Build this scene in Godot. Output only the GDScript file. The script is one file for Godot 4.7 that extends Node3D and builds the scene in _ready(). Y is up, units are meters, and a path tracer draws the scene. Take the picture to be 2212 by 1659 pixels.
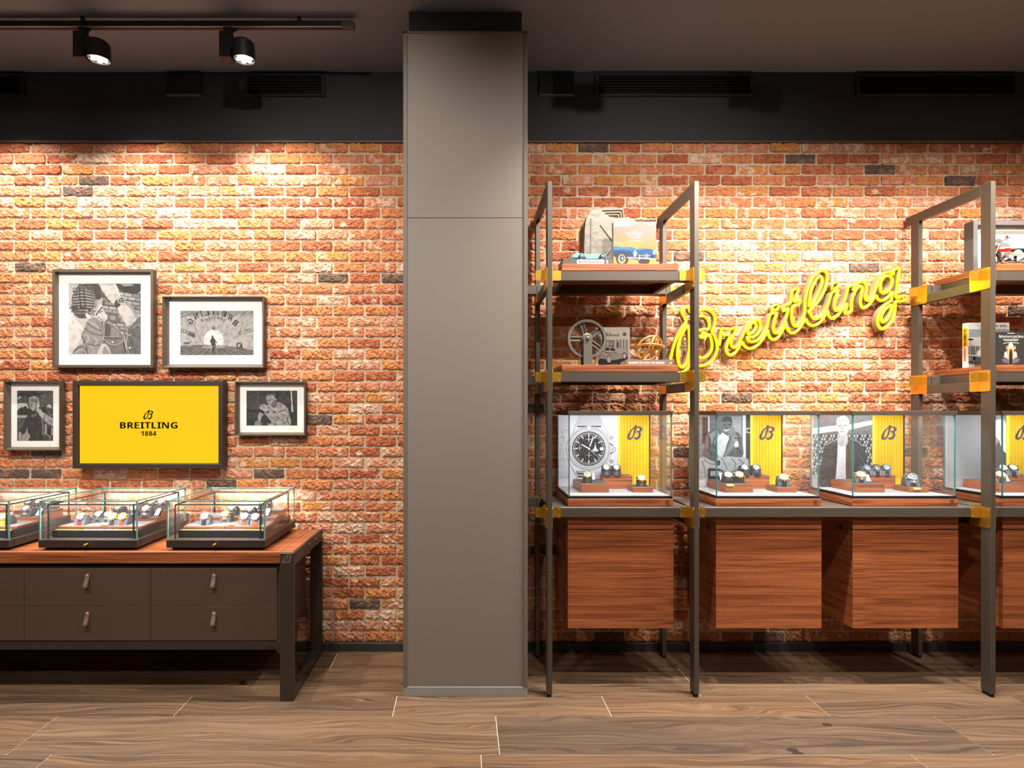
extends Node3D
# A watch boutique: brick wall, grey column, display table and open steel shelving.
# Units are metres; the brick face lies at z = 0, the camera looks along -z.

const CAM_Y := 1.658
const CAM_Z := 3.565
const FOCAL := 1105.0      # in pixels of the 2212 x 1659 frame
const CEIL_Y := 4.02

var rng := RandomNumberGenerator.new()
var M := {}
var taken := {}


func _ready() -> void:
	rng.seed = 7
	# ---- camera: a shifted lens, so that verticals stay vertical
	var cam := Camera3D.new()
	cam.name = "camera"
	cam.position = Vector3(0, CAM_Y, CAM_Z)
	cam.projection = Camera3D.PROJECTION_FRUSTUM
	cam.near = 0.05
	cam.far = 60.0
	cam.size = 1659.0 / FOCAL * cam.near
	cam.frustum_offset = Vector2(105.0, 60.5) / FOCAL * cam.near
	cam.current = true
	add_child(cam)
	# ---- surroundings: a closed room, no sky
	var we := WorldEnvironment.new()
	we.name = "world_environment"
	var env := Environment.new()
	env.background_mode = Environment.BG_COLOR
	env.background_color = Color(0, 0, 0)
	env.tonemap_mode = Environment.TONE_MAPPER_LINEAR
	env.tonemap_exposure = 1.2
	env.sdfgi_enabled = true
	env.ssao_enabled = true
	env.ssil_enabled = true
	we.environment = env
	add_child(we)
	make_materials()
	# ---- lamps: the track over the wall, then the tracks nearer the camera
	build_lighting()
	# ---- the room
	build_room()
	build_floor()
	build_brick_wall()
	build_column()
	# ---- left: pictures, screen, table, table cases
	build_pictures()
	build_table()
	build_table_cases()
	# ---- right: shelving, cabinets, wall cases, neon sign, shelf decoration
	build_shelving()
	build_cabinets()
	build_wall_cases()
	build_neon()
	build_shelf_things()


# ------------------------------------------------------------------ mesh helpers
class MB:
	var v := PackedVector3Array()
	var n := PackedVector3Array()
	var t := PackedVector2Array()
	var i := PackedInt32Array()

	func quad(a: Vector3, b: Vector3, c: Vector3, d: Vector3, nn: Vector3, ua := Vector2(0, 1), ub := Vector2(1, 1), uc := Vector2(1, 0), ud := Vector2(0, 0)) -> MB:
		return quad4(a, b, c, d, nn, nn, nn, nn, ua, ub, uc, ud)

	func quad4(a: Vector3, b: Vector3, c: Vector3, d: Vector3, na: Vector3, nb: Vector3, nc: Vector3, nd: Vector3, ua := Vector2(0, 1), ub := Vector2(1, 1), uc := Vector2(1, 0), ud := Vector2(0, 0)) -> MB:
		var k := v.size()
		v.append(a)
		v.append(b)
		v.append(c)
		v.append(d)
		n.append(na)
		n.append(nb)
		n.append(nc)
		n.append(nd)
		t.append(ua)
		t.append(ub)
		t.append(uc)
		t.append(ud)
		var g := (c - a).cross(d - b)
		if g.dot(na + nb + nc + nd) > 0.0:
			i.append_array(PackedInt32Array([k, k + 2, k + 1, k, k + 3, k + 2]))
		else:
			i.append_array(PackedInt32Array([k, k + 1, k + 2, k, k + 2, k + 3]))
		return self

	func tri(a: Vector3, b: Vector3, c: Vector3, nn: Vector3) -> MB:
		var k := v.size()
		v.append(a)
		v.append(b)
		v.append(c)
		for q in 3:
			n.append(nn)
			t.append(Vector2.ZERO)
		if (b - a).cross(c - a).dot(nn) > 0.0:
			i.append_array(PackedInt32Array([k, k + 2, k + 1]))
		else:
			i.append_array(PackedInt32Array([k, k + 1, k + 2]))
		return self

	func box(c: Vector3, s: Vector3, bev := 0.0, B := Basis()) -> MB:
		var h := s * 0.5
		bev = minf(bev, minf(h.x, minf(h.y, h.z)) * 0.9)
		for ax in 3:
			var u: int = (ax + 1) % 3
			var w: int = (ax + 2) % 3
			for sg in [-1.0, 1.0]:
				var nn := Vector3.ZERO
				nn[ax] = sg
				var p := []
				for q in [[-1, -1], [1, -1], [1, 1], [-1, 1]]:
					var x := Vector3.ZERO
					x[ax] = sg * h[ax]
					x[u] = q[0] * (h[u] - bev)
					x[w] = q[1] * (h[w] - bev)
					p.append(c + B * x)
				quad(p[0], p[1], p[2], p[3], B * nn)
			if bev > 0.0:
				for su in [-1.0, 1.0]:
					for sw in [-1.0, 1.0]:
						var q := []
						for e in [[-1.0, 0], [1.0, 0], [1.0, 1], [-1.0, 1]]:
							var x := Vector3.ZERO
							x[ax] = e[0] * (h[ax] - bev)
							x[u] = su * (h[u] - (bev if e[1] == 1 else 0.0))
							x[w] = sw * (h[w] - (0.0 if e[1] == 1 else bev))
							q.append(c + B * x)
						var nn := Vector3.ZERO
						nn[u] = su
						nn[w] = sw
						quad(q[0], q[1], q[2], q[3], B * nn.normalized())
		if bev > 0.0:
			for sx in [-1.0, 1.0]:
				for sy in [-1.0, 1.0]:
					for sz in [-1.0, 1.0]:
						var sg := Vector3(sx, sy, sz)
						var q := []
						for ax in 3:
							var x := sg * (h - Vector3.ONE * bev)
							x[ax] = sg[ax] * h[ax]
							q.append(c + B * x)
						tri(q[0], q[1], q[2], B * sg.normalized())
		return self

	static func frame(d: Vector3) -> Basis:
		var y := d.normalized()
		var x := y.cross(Vector3(0, 0, 1))
		if x.length() < 0.01:
			x = y.cross(Vector3(1, 0, 0))
		x = x.normalized()
		return Basis(x, y, x.cross(y))

	func lathe(prof: Array, seg: int, X := Transform3D(), a0 := 0.0, a1 := TAU) -> MB:
		for k in prof.size() - 1:
			var p: Vector2 = prof[k]
			var q: Vector2 = prof[k + 1]
			var dir := q - p
			var nr := Vector2(dir.y, -dir.x).normalized()
			for s in seg:
				var f := a0 + (a1 - a0) * s / seg
				var g := a0 + (a1 - a0) * (s + 1) / seg
				var cf := Vector3(cos(f), 0, sin(f))
				var cg := Vector3(cos(g), 0, sin(g))
				var up := Vector3(0, 1, 0)
				if p.x < 1e-6:
					tri(X * (up * p.y), X * (cf * q.x + up * q.y), X * (cg * q.x + up * q.y), (X.basis * (cf * nr.x + up * nr.y)).normalized())
				elif q.x < 1e-6:
					tri(X * (cf * p.x + up * p.y), X * (cg * p.x + up * p.y), X * (up * q.y), (X.basis * (cf * nr.x + up * nr.y)).normalized())
				else:
					quad4(X * (cf * p.x + up * p.y), X * (cg * p.x + up * p.y), X * (cg * q.x + up * q.y), X * (cf * q.x + up * q.y),
						(X.basis * (cf * nr.x + up * nr.y)).normalized(), (X.basis * (cg * nr.x + up * nr.y)).normalized(), (X.basis * (cg * nr.x + up * nr.y)).normalized(), (X.basis * (cf * nr.x + up * nr.y)).normalized())
		return self

	# a closed turned solid between two points; r1 at b
	func cyl(a: Vector3, b: Vector3, r0: float, r1: float, seg := 14) -> MB:
		var L := (b - a).length()
		return lathe([Vector2(0, 0), Vector2(r0, 0), Vector2(r1, L), Vector2(0, L)], seg, Transform3D(frame(b - a), a))

	func ball(c: Vector3, r: Vector3, seg := 14, B := Basis()) -> MB:
		var m := seg / 2
		for a in m:
			for s in seg:
				var q := []
				var qn := []
				for e in [[0, 0], [0, 1], [1, 1], [1, 0]]:
					var th: float = PI * (a + e[0]) / m
					var ph: float = TAU * (s + e[1]) / seg
					var d := Vector3(sin(th) * cos(ph), cos(th), sin(th) * sin(ph))
					q.append(c + B * (d * r))
					qn.append((B * (d / r)).normalized())
				quad4(q[0], q[1], q[2], q[3], qn[0], qn[1], qn[2], qn[3])
		return self

	func tube(path: PackedVector3Array, r: float, seg := 8, closed := false) -> MB:
		var m := path.size()
		var rings := []
		var prev := Vector3.ZERO
		for k in m:
			var a := path[(k - 1 + m) % m] if closed or k > 0 else path[k]
			var b := path[(k + 1) % m] if closed or k < m - 1 else path[k]
			var d := (b - a).normalized()
			var x: Vector3
			if prev == Vector3.ZERO:
				x = frame(d).x
			else:
				x = (prev - d * prev.dot(d)).normalized()
			prev = x
			var y := d.cross(x)
			var ring := []
			for s in seg:
				var f := TAU * s / seg
				ring.append(x * cos(f) + y * sin(f))
			rings.append(ring)
		for k in (m if closed else m - 1):
			var l: int = (k + 1) % m
			for s in seg:
				var w: int = (s + 1) % seg
				quad4(path[k] + rings[k][s] * r, path[k] + rings[k][w] * r, path[l] + rings[l][w] * r, path[l] + rings[l][s] * r, rings[k][s], rings[k][w], rings[l][w], rings[l][s])
		if not closed:
			for e in [0, m - 1]:
				var nn := (path[0] - path[1]) if e == 0 else (path[m - 1] - path[m - 2])
				for s in seg:
					tri(path[e], path[e] + rings[e][s] * r, path[e] + rings[e][(s + 1) % seg] * r, nn.normalized())
		return self

	# a flat outline given thickness, from z0 to z1 in the axes of X
	func prism(poly: PackedVector2Array, z0: float, z1: float, X := Transform3D(), bev := 0.0) -> MB:
		if Geometry2D.is_polygon_clockwise(poly):
			poly = poly.duplicate()
			poly.reverse()
		var inner := poly
		if bev > 0.0:
			var off := Geometry2D.offset_polygon(poly, -bev, Geometry2D.JOIN_MITER)
			if off.size() == 1 and off[0].size() == poly.size():
				inner = off[0]
				# line the two outlines up
				var best := 0
				for k in inner.size():
					if inner[k].distance_to(poly[0]) < inner[best].distance_to(poly[0]):
						best = k
				inner = inner.slice(best) + inner.slice(0, best)
			else:
				bev = 0.0
		var tr := Geometry2D.triangulate_polygon(inner)
		for k in range(0, tr.size(), 3):
			for z in [z0, z1]:
				var nn := Vector3(0, 0, 1 if z == z1 else -1)
				tri(X * Vector3(inner[tr[k]].x, inner[tr[k]].y, z), X * Vector3(inner[tr[k + 1]].x, inner[tr[k + 1]].y, z), X * Vector3(inner[tr[k + 2]].x, inner[tr[k + 2]].y, z), X.basis * nn)
		var m := poly.size()
		for k in m:
			var a := poly[k]
			var b := poly[(k + 1) % m]
			var d := (b - a).normalized()
			var nn := Vector3(d.y, -d.x, 0)
			quad(X * Vector3(a.x, a.y, z0 + bev), X * Vector3(b.x, b.y, z0 + bev), X * Vector3(b.x, b.y, z1 - bev), X * Vector3(a.x, a.y, z1 - bev), (X.basis * nn).normalized())
			if bev > 0.0:
				var c := inner[k]
				var e := inner[(k + 1) % m]
				quad(X * Vector3(a.x, a.y, z1 - bev), X * Vector3(b.x, b.y, z1 - bev), X * Vector3(e.x, e.y, z1), X * Vector3(c.x, c.y, z1), (X.basis * (nn + Vector3(0, 0, 1))).normalized())
				quad(X * Vector3(a.x, a.y, z0 + bev), X * Vector3(b.x, b.y, z0 + bev), X * Vector3(e.x, e.y, z0), X * Vector3(c.x, c.y, z0), (X.basis * (nn - Vector3(0, 0, 1))).normalized())
		return self

	# a section (offset from the path, height z) drawn along a path in the xy plane
	func along(path: PackedVector2Array, sect: Array, closed: bool, soft := true) -> MB:
		var m := path.size()
		var side := PackedVector2Array()
		for k in m:
			var a := path[(k - 1 + m) % m] if closed or k > 0 else path[k]
			var b := path[(k + 1) % m] if closed or k < m - 1 else path[k]
			var d := (b - a).normalized()
			side.append(Vector2(d.y, -d.x))
		for k in (m if closed else m - 1):
			var l: int = (k + 1) % m
			for s in sect.size():
				var p: Vector2 = sect[s]
				var q: Vector2 = sect[(s + 1) % sect.size()]
				var e := (q - p)
				var fn := Vector2(e.y, -e.x).normalized()
				var np := p.normalized() if soft else fn
				var nq := q.normalized() if soft else fn
				if soft:
					var mid := Vector2.ZERO
					for x in sect:
						mid += x / sect.size()
					np = (p - mid).normalized()
					nq = (q - mid).normalized()
				var A := side[k]
				var C := side[l]
				quad4(Vector3(path[k].x + A.x * p.x, path[k].y + A.y * p.x, p.y), Vector3(path[k].x + A.x * q.x, path[k].y + A.y * q.x, q.y), Vector3(path[l].x + C.x * q.x, path[l].y + C.y * q.x, q.y), Vector3(path[l].x + C.x * p.x, path[l].y + C.y * p.x, p.y),
					Vector3(A.x * np.x, A.y * np.x, np.y), Vector3(A.x * nq.x, A.y * nq.x, nq.y), Vector3(C.x * nq.x, C.y * nq.x, nq.y), Vector3(C.x * np.x, C.y * np.x, np.y))
		if not closed:
			for k in [0, m - 1]:
				var d := path[0] - path[1] if k == 0 else path[m - 1] - path[m - 2]
				var poly := PackedVector2Array(sect)
				var tr := Geometry2D.triangulate_polygon(poly)
				for r in range(0, tr.size(), 3):
					var q := []
					for o in 3:
						var p := poly[tr[r + o]]
						q.append(Vector3(path[k].x + side[k].x * p.x, path[k].y + side[k].y * p.x, p.y))
					tri(q[0], q[1], q[2], Vector3(d.x, d.y, 0).normalized())
		return self

	func mesh() -> ArrayMesh:
		var a := []
		a.resize(Mesh.ARRAY_MAX)
		a[Mesh.ARRAY_VERTEX] = v
		a[Mesh.ARRAY_NORMAL] = n
		a[Mesh.ARRAY_TEX_UV] = t
		a[Mesh.ARRAY_INDEX] = i
		var m := ArrayMesh.new()
		m.add_surface_from_arrays(Mesh.PRIMITIVE_TRIANGLES, a)
		return m


static func rounded(w: float, h: float, r: float, seg := 4) -> PackedVector2Array:
	var o := PackedVector2Array()
	for q in 4:
		var c := Vector2((w / 2 - r) * (1 if q == 0 or q == 3 else -1), (h / 2 - r) * (1 if q < 2 else -1))
		for s in seg + 1:
			o.append(c + Vector2(r, 0).rotated(PI / 2 * q + PI / 2 * s / seg))
	return o


# ------------------------------------------------------------------ nodes
func numbered(called: String) -> String:
	var k: int = taken.get(called, 0)
	taken[called] = k + 1
	return called if k == 0 else "%s_%03d" % [called, k]


func thing(called: String, label: String, category: String, at := Vector3.ZERO, turn := 0.0, group := "") -> Node3D:
	var o := Node3D.new()
	o.name = numbered(called)
	add_child(o)
	o.position = at
	o.rotation.y = turn
	o.set_meta("label", label)
	o.set_meta("category", category)
	if group:
		o.set_meta("group", group)
	return o


func structure(called: String, mb = null, m: Material = null) -> Node3D:
	var o: Node3D
	if mb == null:
		o = Node3D.new()
	else:
		o = MeshInstance3D.new()
		o.mesh = mb.mesh()
		o.material_override = m
	o.name = called
	o.set_meta("kind", "structure")
	add_child(o)
	return o


func part(parent: Node3D, called: String, mb, m: Material, at := Vector3.ZERO) -> MeshInstance3D:
	var o := MeshInstance3D.new()
	o.name = called
	o.mesh = mb if mb is Mesh else mb.mesh()
	o.material_override = m
	o.position = at
	parent.add_child(o, true)
	return o


func font(serif := false, bold := false) -> SystemFont:
	var key := "font%s%s" % [serif, bold]
	if not M.has(key):
		var f := SystemFont.new()
		f.font_names = PackedStringArray(["Droid Serif" if serif else "Droid Sans"])
		f.font_weight = 700 if bold else 400
		M[key] = f
	return M[key]


func text_mesh(txt: String, serif := false, bold := false, depth := 0.0) -> TextMesh:
	var t := TextMesh.new()
	t.text = txt
	t.font = font(serif, bold)
	t.font_size = 48
	t.pixel_size = 1.0 / 48.0
	t.depth = depth
	t.curve_step = 1.0
	return t


# raised lettering that fills w x h, centred on the place given, facing +z of the basis
func lettering(parent: Node3D, called: String, txt: String, w: float, h: float, at: Vector3, m: Material, B := Basis(), serif := false, bold := false, depth := 0.0008) -> MeshInstance3D:
	var t := text_mesh(txt, serif, bold, 0.04)
	var bb := t.get_aabb()
	var s := Vector3(w / bb.size.x, h / bb.size.y, depth / bb.size.z)
	var o := part(parent, called, t, m)
	var c := bb.get_center()
	o.transform = Transform3D(B * Basis.from_scale(s), at - B * (c * s))
	return o


# ------------------------------------------------------------------ flat prints
class Cv:
	var im: Image
	var W: int
	var H: int
	var o := Vector2.ZERO
	var k := Vector2.ONE
	var strips := {}

	func _init(w: int, h: int, c: Color, x0 := 0.0, y0 := 0.0, x1 := 1.0, y1 := 1.0) -> void:
		W = w * 2
		H = h * 2
		im = Image.create_empty(W, H, false, Image.FORMAT_RGBA8)
		im.fill(c)
		o = Vector2(x0, y0)
		k = Vector2(W / (x1 - x0), H / (y1 - y0))

	func g(v: float, a := 1.0) -> Color:
		return Color(v, v, v, a)

	func span(x0: int, x1: int, y: int, c: Color) -> void:
		x0 = maxi(x0, 0)
		x1 = mini(x1, W)
		if x1 <= x0:
			return
		if c.a >= 0.995:
			im.fill_rect(Rect2i(x0, y, x1 - x0, 1), c)
		else:
			if not strips.has(c):
				var s := Image.create_empty(W, 1, false, Image.FORMAT_RGBA8)
				s.fill(c)
				strips[c] = s
			im.blend_rect(strips[c], Rect2i(0, 0, x1 - x0, 1), Vector2i(x0, y))

	# fills outlines given in canvas pixels, even-odd
	func fill(outlines: Array, c: Color) -> void:
		var lo := 1e9
		var hi := -1e9
		for p in outlines:
			for q in p:
				lo = minf(lo, q.y)
				hi = maxf(hi, q.y)
		for y in range(maxi(int(lo), 0), mini(int(hi) + 1, H)):
			var yy := y + 0.5
			var xs := PackedFloat32Array()
			for p in outlines:
				var m: int = p.size()
				for e in m:
					var a: Vector2 = p[e]
					var b: Vector2 = p[(e + 1) % m]
					if (a.y <= yy) != (b.y <= yy):
						xs.append(a.x + (yy - a.y) / (b.y - a.y) * (b.x - a.x))
			xs.sort()
			for e in range(0, xs.size() - 1, 2):
				span(int(round(xs[e])), int(round(xs[e + 1])), y, c)

	func tx(p: PackedVector2Array) -> PackedVector2Array:
		var q := PackedVector2Array()
		for e in p:
			q.append((e - o) * k)
		return q

	func poly(f: Array, c: Color) -> Cv:
		fill([tx(Draw.pts(f))], c)
		return self

	func blob(f: Array, c: Color) -> Cv:
		fill([tx(Draw.smooth2(Draw.pts(f), true, 5))], c)
		return self

	func rect(x0: float, y0: float, x1: float, y1: float, c: Color) -> Cv:
		return poly([x0, y0, x1, y0, x1, y1, x0, y1], c)

	func oval(x: float, y: float, rx: float, ry: float, c: Color, turn := 0.0) -> Cv:
		var p := PackedVector2Array()
		for e in 36:
			p.append(Vector2(x, y) + Vector2(cos(TAU * e / 36) * rx, sin(TAU * e / 36) * ry).rotated(turn))
		fill([tx(p)], c)
		return self

	func ring(x: float, y: float, rx: float, ry: float, w: float, c: Color) -> Cv:
		var p := PackedVector2Array()
		var q := PackedVector2Array()
		for e in 48:
			var d := Vector2(cos(TAU * e / 48), sin(TAU * e / 48))
			p.append(Vector2(x, y) + d * Vector2(rx, ry))
			q.append(Vector2(x, y) + d * Vector2(rx - w, ry - w))
		fill([tx(p), tx(q)], c)
		return self

	# a stroke of width w (in drawing units)
	func line(f: Array, w: float, c: Color, curved := true) -> Cv:
		var p := Draw.pts(f)
		if curved and p.size() > 2:
			p = Draw.smooth2(p, false, 5)
		fill(Geometry2D.offset_polyline(tx(p), maxf(w * k.x * 0.5, 0.6), Geometry2D.JOIN_ROUND, Geometry2D.END_ROUND), c)
		return self

	# bands of tone from top to bottom
	func fade(x0: float, y0: float, x1: float, y1: float, a: Color, b: Color) -> Cv:
		var y := int((y0 - o.y) * k.y)
		var e := int((y1 - o.y) * k.y)
		for q in range(maxi(y, 0), mini(e, H)):
			span(int((x0 - o.x) * k.x), int((x1 - o.x) * k.x), q, a.lerp(b, float(q - y) / maxf(1.0, e - y)))
		return self

	func speckle(x0: float, y0: float, x1: float, y1: float, many: int, size: float, a: Color, b: Color, r: RandomNumberGenerator) -> Cv:
		for q in many:
			var x := r.randf_range(x0, x1)
			var y := r.randf_range(y0, y1)
			var s := size * r.randf_range(0.4, 1.2)
			im.fill_rect(Rect2i(int((x - o.x) * k.x), int((y - o.y) * k.y), maxi(1, int(s * k.x)), maxi(1, int(s * k.y * 0.7))), a.lerp(b, r.randf()))
		return self

	# text that fills the rectangle; turned about its middle, or mirrored
	func text(t: TextMesh, x0: float, y0: float, x1: float, y1: float, c: Color, turn := 0.0, mirror := false) -> Cv:
		var arr := t.surface_get_arrays(0)
		var vs: PackedVector3Array = arr[Mesh.ARRAY_VERTEX]
		var ix: PackedInt32Array = arr[Mesh.ARRAY_INDEX]
		var bb := t.get_aabb()
		var mid := Vector2((x0 + x1) / 2, (y0 + y1) / 2)
		for e in range(0, ix.size(), 3):
			var p := PackedVector2Array()
			for q in 3:
				var w := vs[ix[e + q]] - bb.get_center()
				var z := Vector2(w.x / bb.size.x * (x1 - x0), -w.y / bb.size.y * (y1 - y0))
				if mirror:
					z.x = -z.x
				p.append(mid + z.rotated(turn))
			fill([tx(p)], c)
		return self

	# the uneven tones of a photograph: soft darker and lighter patches, then grain
	func mottle(sd: int, soft: float, grain: float) -> Cv:
		for pass_no in 2:
			var f := FastNoiseLite.new()
			f.seed = sd + pass_no
			f.noise_type = FastNoiseLite.TYPE_SIMPLEX_SMOOTH
			f.frequency = 0.011 if pass_no == 0 else 0.09
			f.fractal_octaves = 4 if pass_no == 0 else 2
			var src := f.get_image(W, H).get_data()
			var share := soft if pass_no == 0 else grain
			var out := PackedByteArray()
			out.resize(W * H * 4)
			for e in W * H:
				var d := (src[e] - 128) * share
				var v := 0 if d < 0.0 else 255
				if d > 0.0:
					d *= 0.45
				out[e * 4] = v
				out[e * 4 + 1] = v
				out[e * 4 + 2] = v
				out[e * 4 + 3] = mini(200, int(absf(d)))
			im.blend_rect(Image.create_from_data(W, H, false, Image.FORMAT_RGBA8, out), Rect2i(0, 0, W, H), Vector2i.ZERO)
		return self

	func tex() -> ImageTexture:
		im.resize(W / 2, H / 2, Image.INTERPOLATE_BILINEAR)
		return ImageTexture.create_from_image(im)


class Draw:
	static func pts(f: Array) -> PackedVector2Array:
		var o := PackedVector2Array()
		for k in range(0, f.size(), 2):
			o.append(Vector2(f[k], f[k + 1]))
		return o

	static func smooth2(p: PackedVector2Array, closed: bool, sub := 4) -> PackedVector2Array:
		var o := PackedVector2Array()
		var m := p.size()
		for k in (m if closed else m - 1):
			var a := p[(k - 1 + m) % m] if closed or k > 0 else p[k] * 2.0 - p[k + 1]
			var b := p[k]
			var c := p[(k + 1) % m]
			var d := p[(k + 2) % m] if closed or k < m - 2 else c * 2.0 - b
			for s in sub:
				o.append(b.cubic_interpolate(c, a, d, float(s) / sub))
		if not closed:
			o.append(p[m - 1])
		return o


# ------------------------------------------------------------------ materials
func mat(c: Color, rough := 0.6, metal := 0.0) -> StandardMaterial3D:
	var m := StandardMaterial3D.new()
	m.albedo_color = c
	m.roughness = rough
	m.metallic = metal
	return m


func rgb(r: int, g: int, b: int) -> Color:
	return Color8(r, g, b)


func noise_tex(size: int, freq: float, octaves: int, kind := FastNoiseLite.TYPE_SIMPLEX_SMOOTH, ramp: Gradient = null, fractal := FastNoiseLite.FRACTAL_FBM, sd := 3) -> ImageTexture:
	var f := FastNoiseLite.new()
	f.noise_type = kind
	f.seed = sd
	f.frequency = freq
	f.fractal_type = fractal
	f.fractal_octaves = octaves
	var im := f.get_seamless_image(size, size)
	if ramp:
		var src := im.get_data()
		var out := PackedByteArray()
		out.resize(size * size * 3)
		var lut := []
		for k in 256:
			lut.append(ramp.sample(k / 255.0))
		for k in size * size:
			var c: Color = lut[src[k]]
			out[k * 3] = c.r8
			out[k * 3 + 1] = c.g8
			out[k * 3 + 2] = c.b8
		im = Image.create_from_data(size, size, false, Image.FORMAT_RGB8, out)
	return ImageTexture.create_from_image(im)


func ramp(stops: Array) -> Gradient:
	var g := Gradient.new()
	var off := PackedFloat32Array()
	var col := PackedColorArray()
	for s in stops:
		off.append(s[0])
		col.append(s[1])
	g.offsets = off
	g.colors = col
	return g


# wood grain along u, joined to itself at the ends
func wood_tex(w: int, h: int, sd: int, fine: float, bend: float, lo: Color, mid: Color, hi: Color, knots: int) -> ImageTexture:
	var a := FastNoiseLite.new()
	a.seed = sd
	a.noise_type = FastNoiseLite.TYPE_SIMPLEX
	a.frequency = 1.0
	a.fractal_octaves = 3
	var b := FastNoiseLite.new()
	b.seed = sd + 9
	b.noise_type = FastNoiseLite.TYPE_SIMPLEX
	b.frequency = 1.0
	b.fractal_octaves = 2
	var r := RandomNumberGenerator.new()
	r.seed = sd
	var kn := []
	for k in knots:
		kn.append(Vector3(r.randf(), r.randf(), r.randf_range(0.012, 0.03)))
	var out := PackedByteArray()
	out.resize(w * h * 3)
	var asp := float(w) / h
	for y in h:
		var v := float(y) / h
		var cv := cos(TAU * v) * 0.16
		var sv := sin(TAU * v) * 0.16
		for x in w:
			var u := float(x) / w
			var fade := clampf((u - 0.9) * 10.0, 0.0, 1.0)
			var warp := b.get_noise_3d(u * 2.2, cv * 9.0, sv * 9.0)
			if fade > 0.0:
				warp = lerpf(warp, b.get_noise_3d((u - 1.0) * 2.2, cv * 9.0, sv * 9.0), fade)
			for q in kn:
				var du: float = absf(u - q.x)
				var dv: float = (v - q.y)
				var dd := du * du * 1.4 + dv * dv * 30.0 / asp
				warp += q.z * 16.0 * exp(-dd / (q.z * 0.16)) * signf(dv + 0.001)
			var vv := (v + warp * bend)
			var c2 := cos(TAU * vv)
			var s2 := sin(TAU * vv)
			var g1 := a.get_noise_3d(u * 1.3, c2 * fine, s2 * fine)
			if fade > 0.0:
				g1 = lerpf(g1, a.get_noise_3d((u - 1.0) * 1.3, c2 * fine, s2 * fine), fade)
			var g2 := a.get_noise_3d(u * 9.0 + 40.0, c2 * fine * 4.0, s2 * fine * 4.0)
			var g0 := a.get_noise_3d(u * 1.1 + 9.0, c2 * fine * 0.14, s2 * fine * 0.14)
			if fade > 0.0:
				g0 = lerpf(g0, a.get_noise_3d((u - 1.0) * 1.1 + 9.0, c2 * fine * 0.14, s2 * fine * 0.14), fade)
			var e := clampf(0.5 + g1 * 0.55 + g0 * 0.32 + g2 * 0.25, 0.0, 1.0)
			var c := lo.lerp(mid, e * 2.0) if e < 0.5 else mid.lerp(hi, e * 2.0 - 1.0)
			for q in kn:
				var du: float = (u - q.x) * asp
				var dv: float = v - q.y
				if du * du + dv * dv * 3.0 < q.z * q.z * 0.5:
					c = c.lerp(lo.darkened(0.35), 0.75)
			var o := (y * w + x) * 3
			out[o] = c.r8
			out[o + 1] = c.g8
			out[o + 2] = c.b8
	return ImageTexture.create_from_image(Image.create_from_data(w, h, false, Image.FORMAT_RGB8, out))


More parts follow.
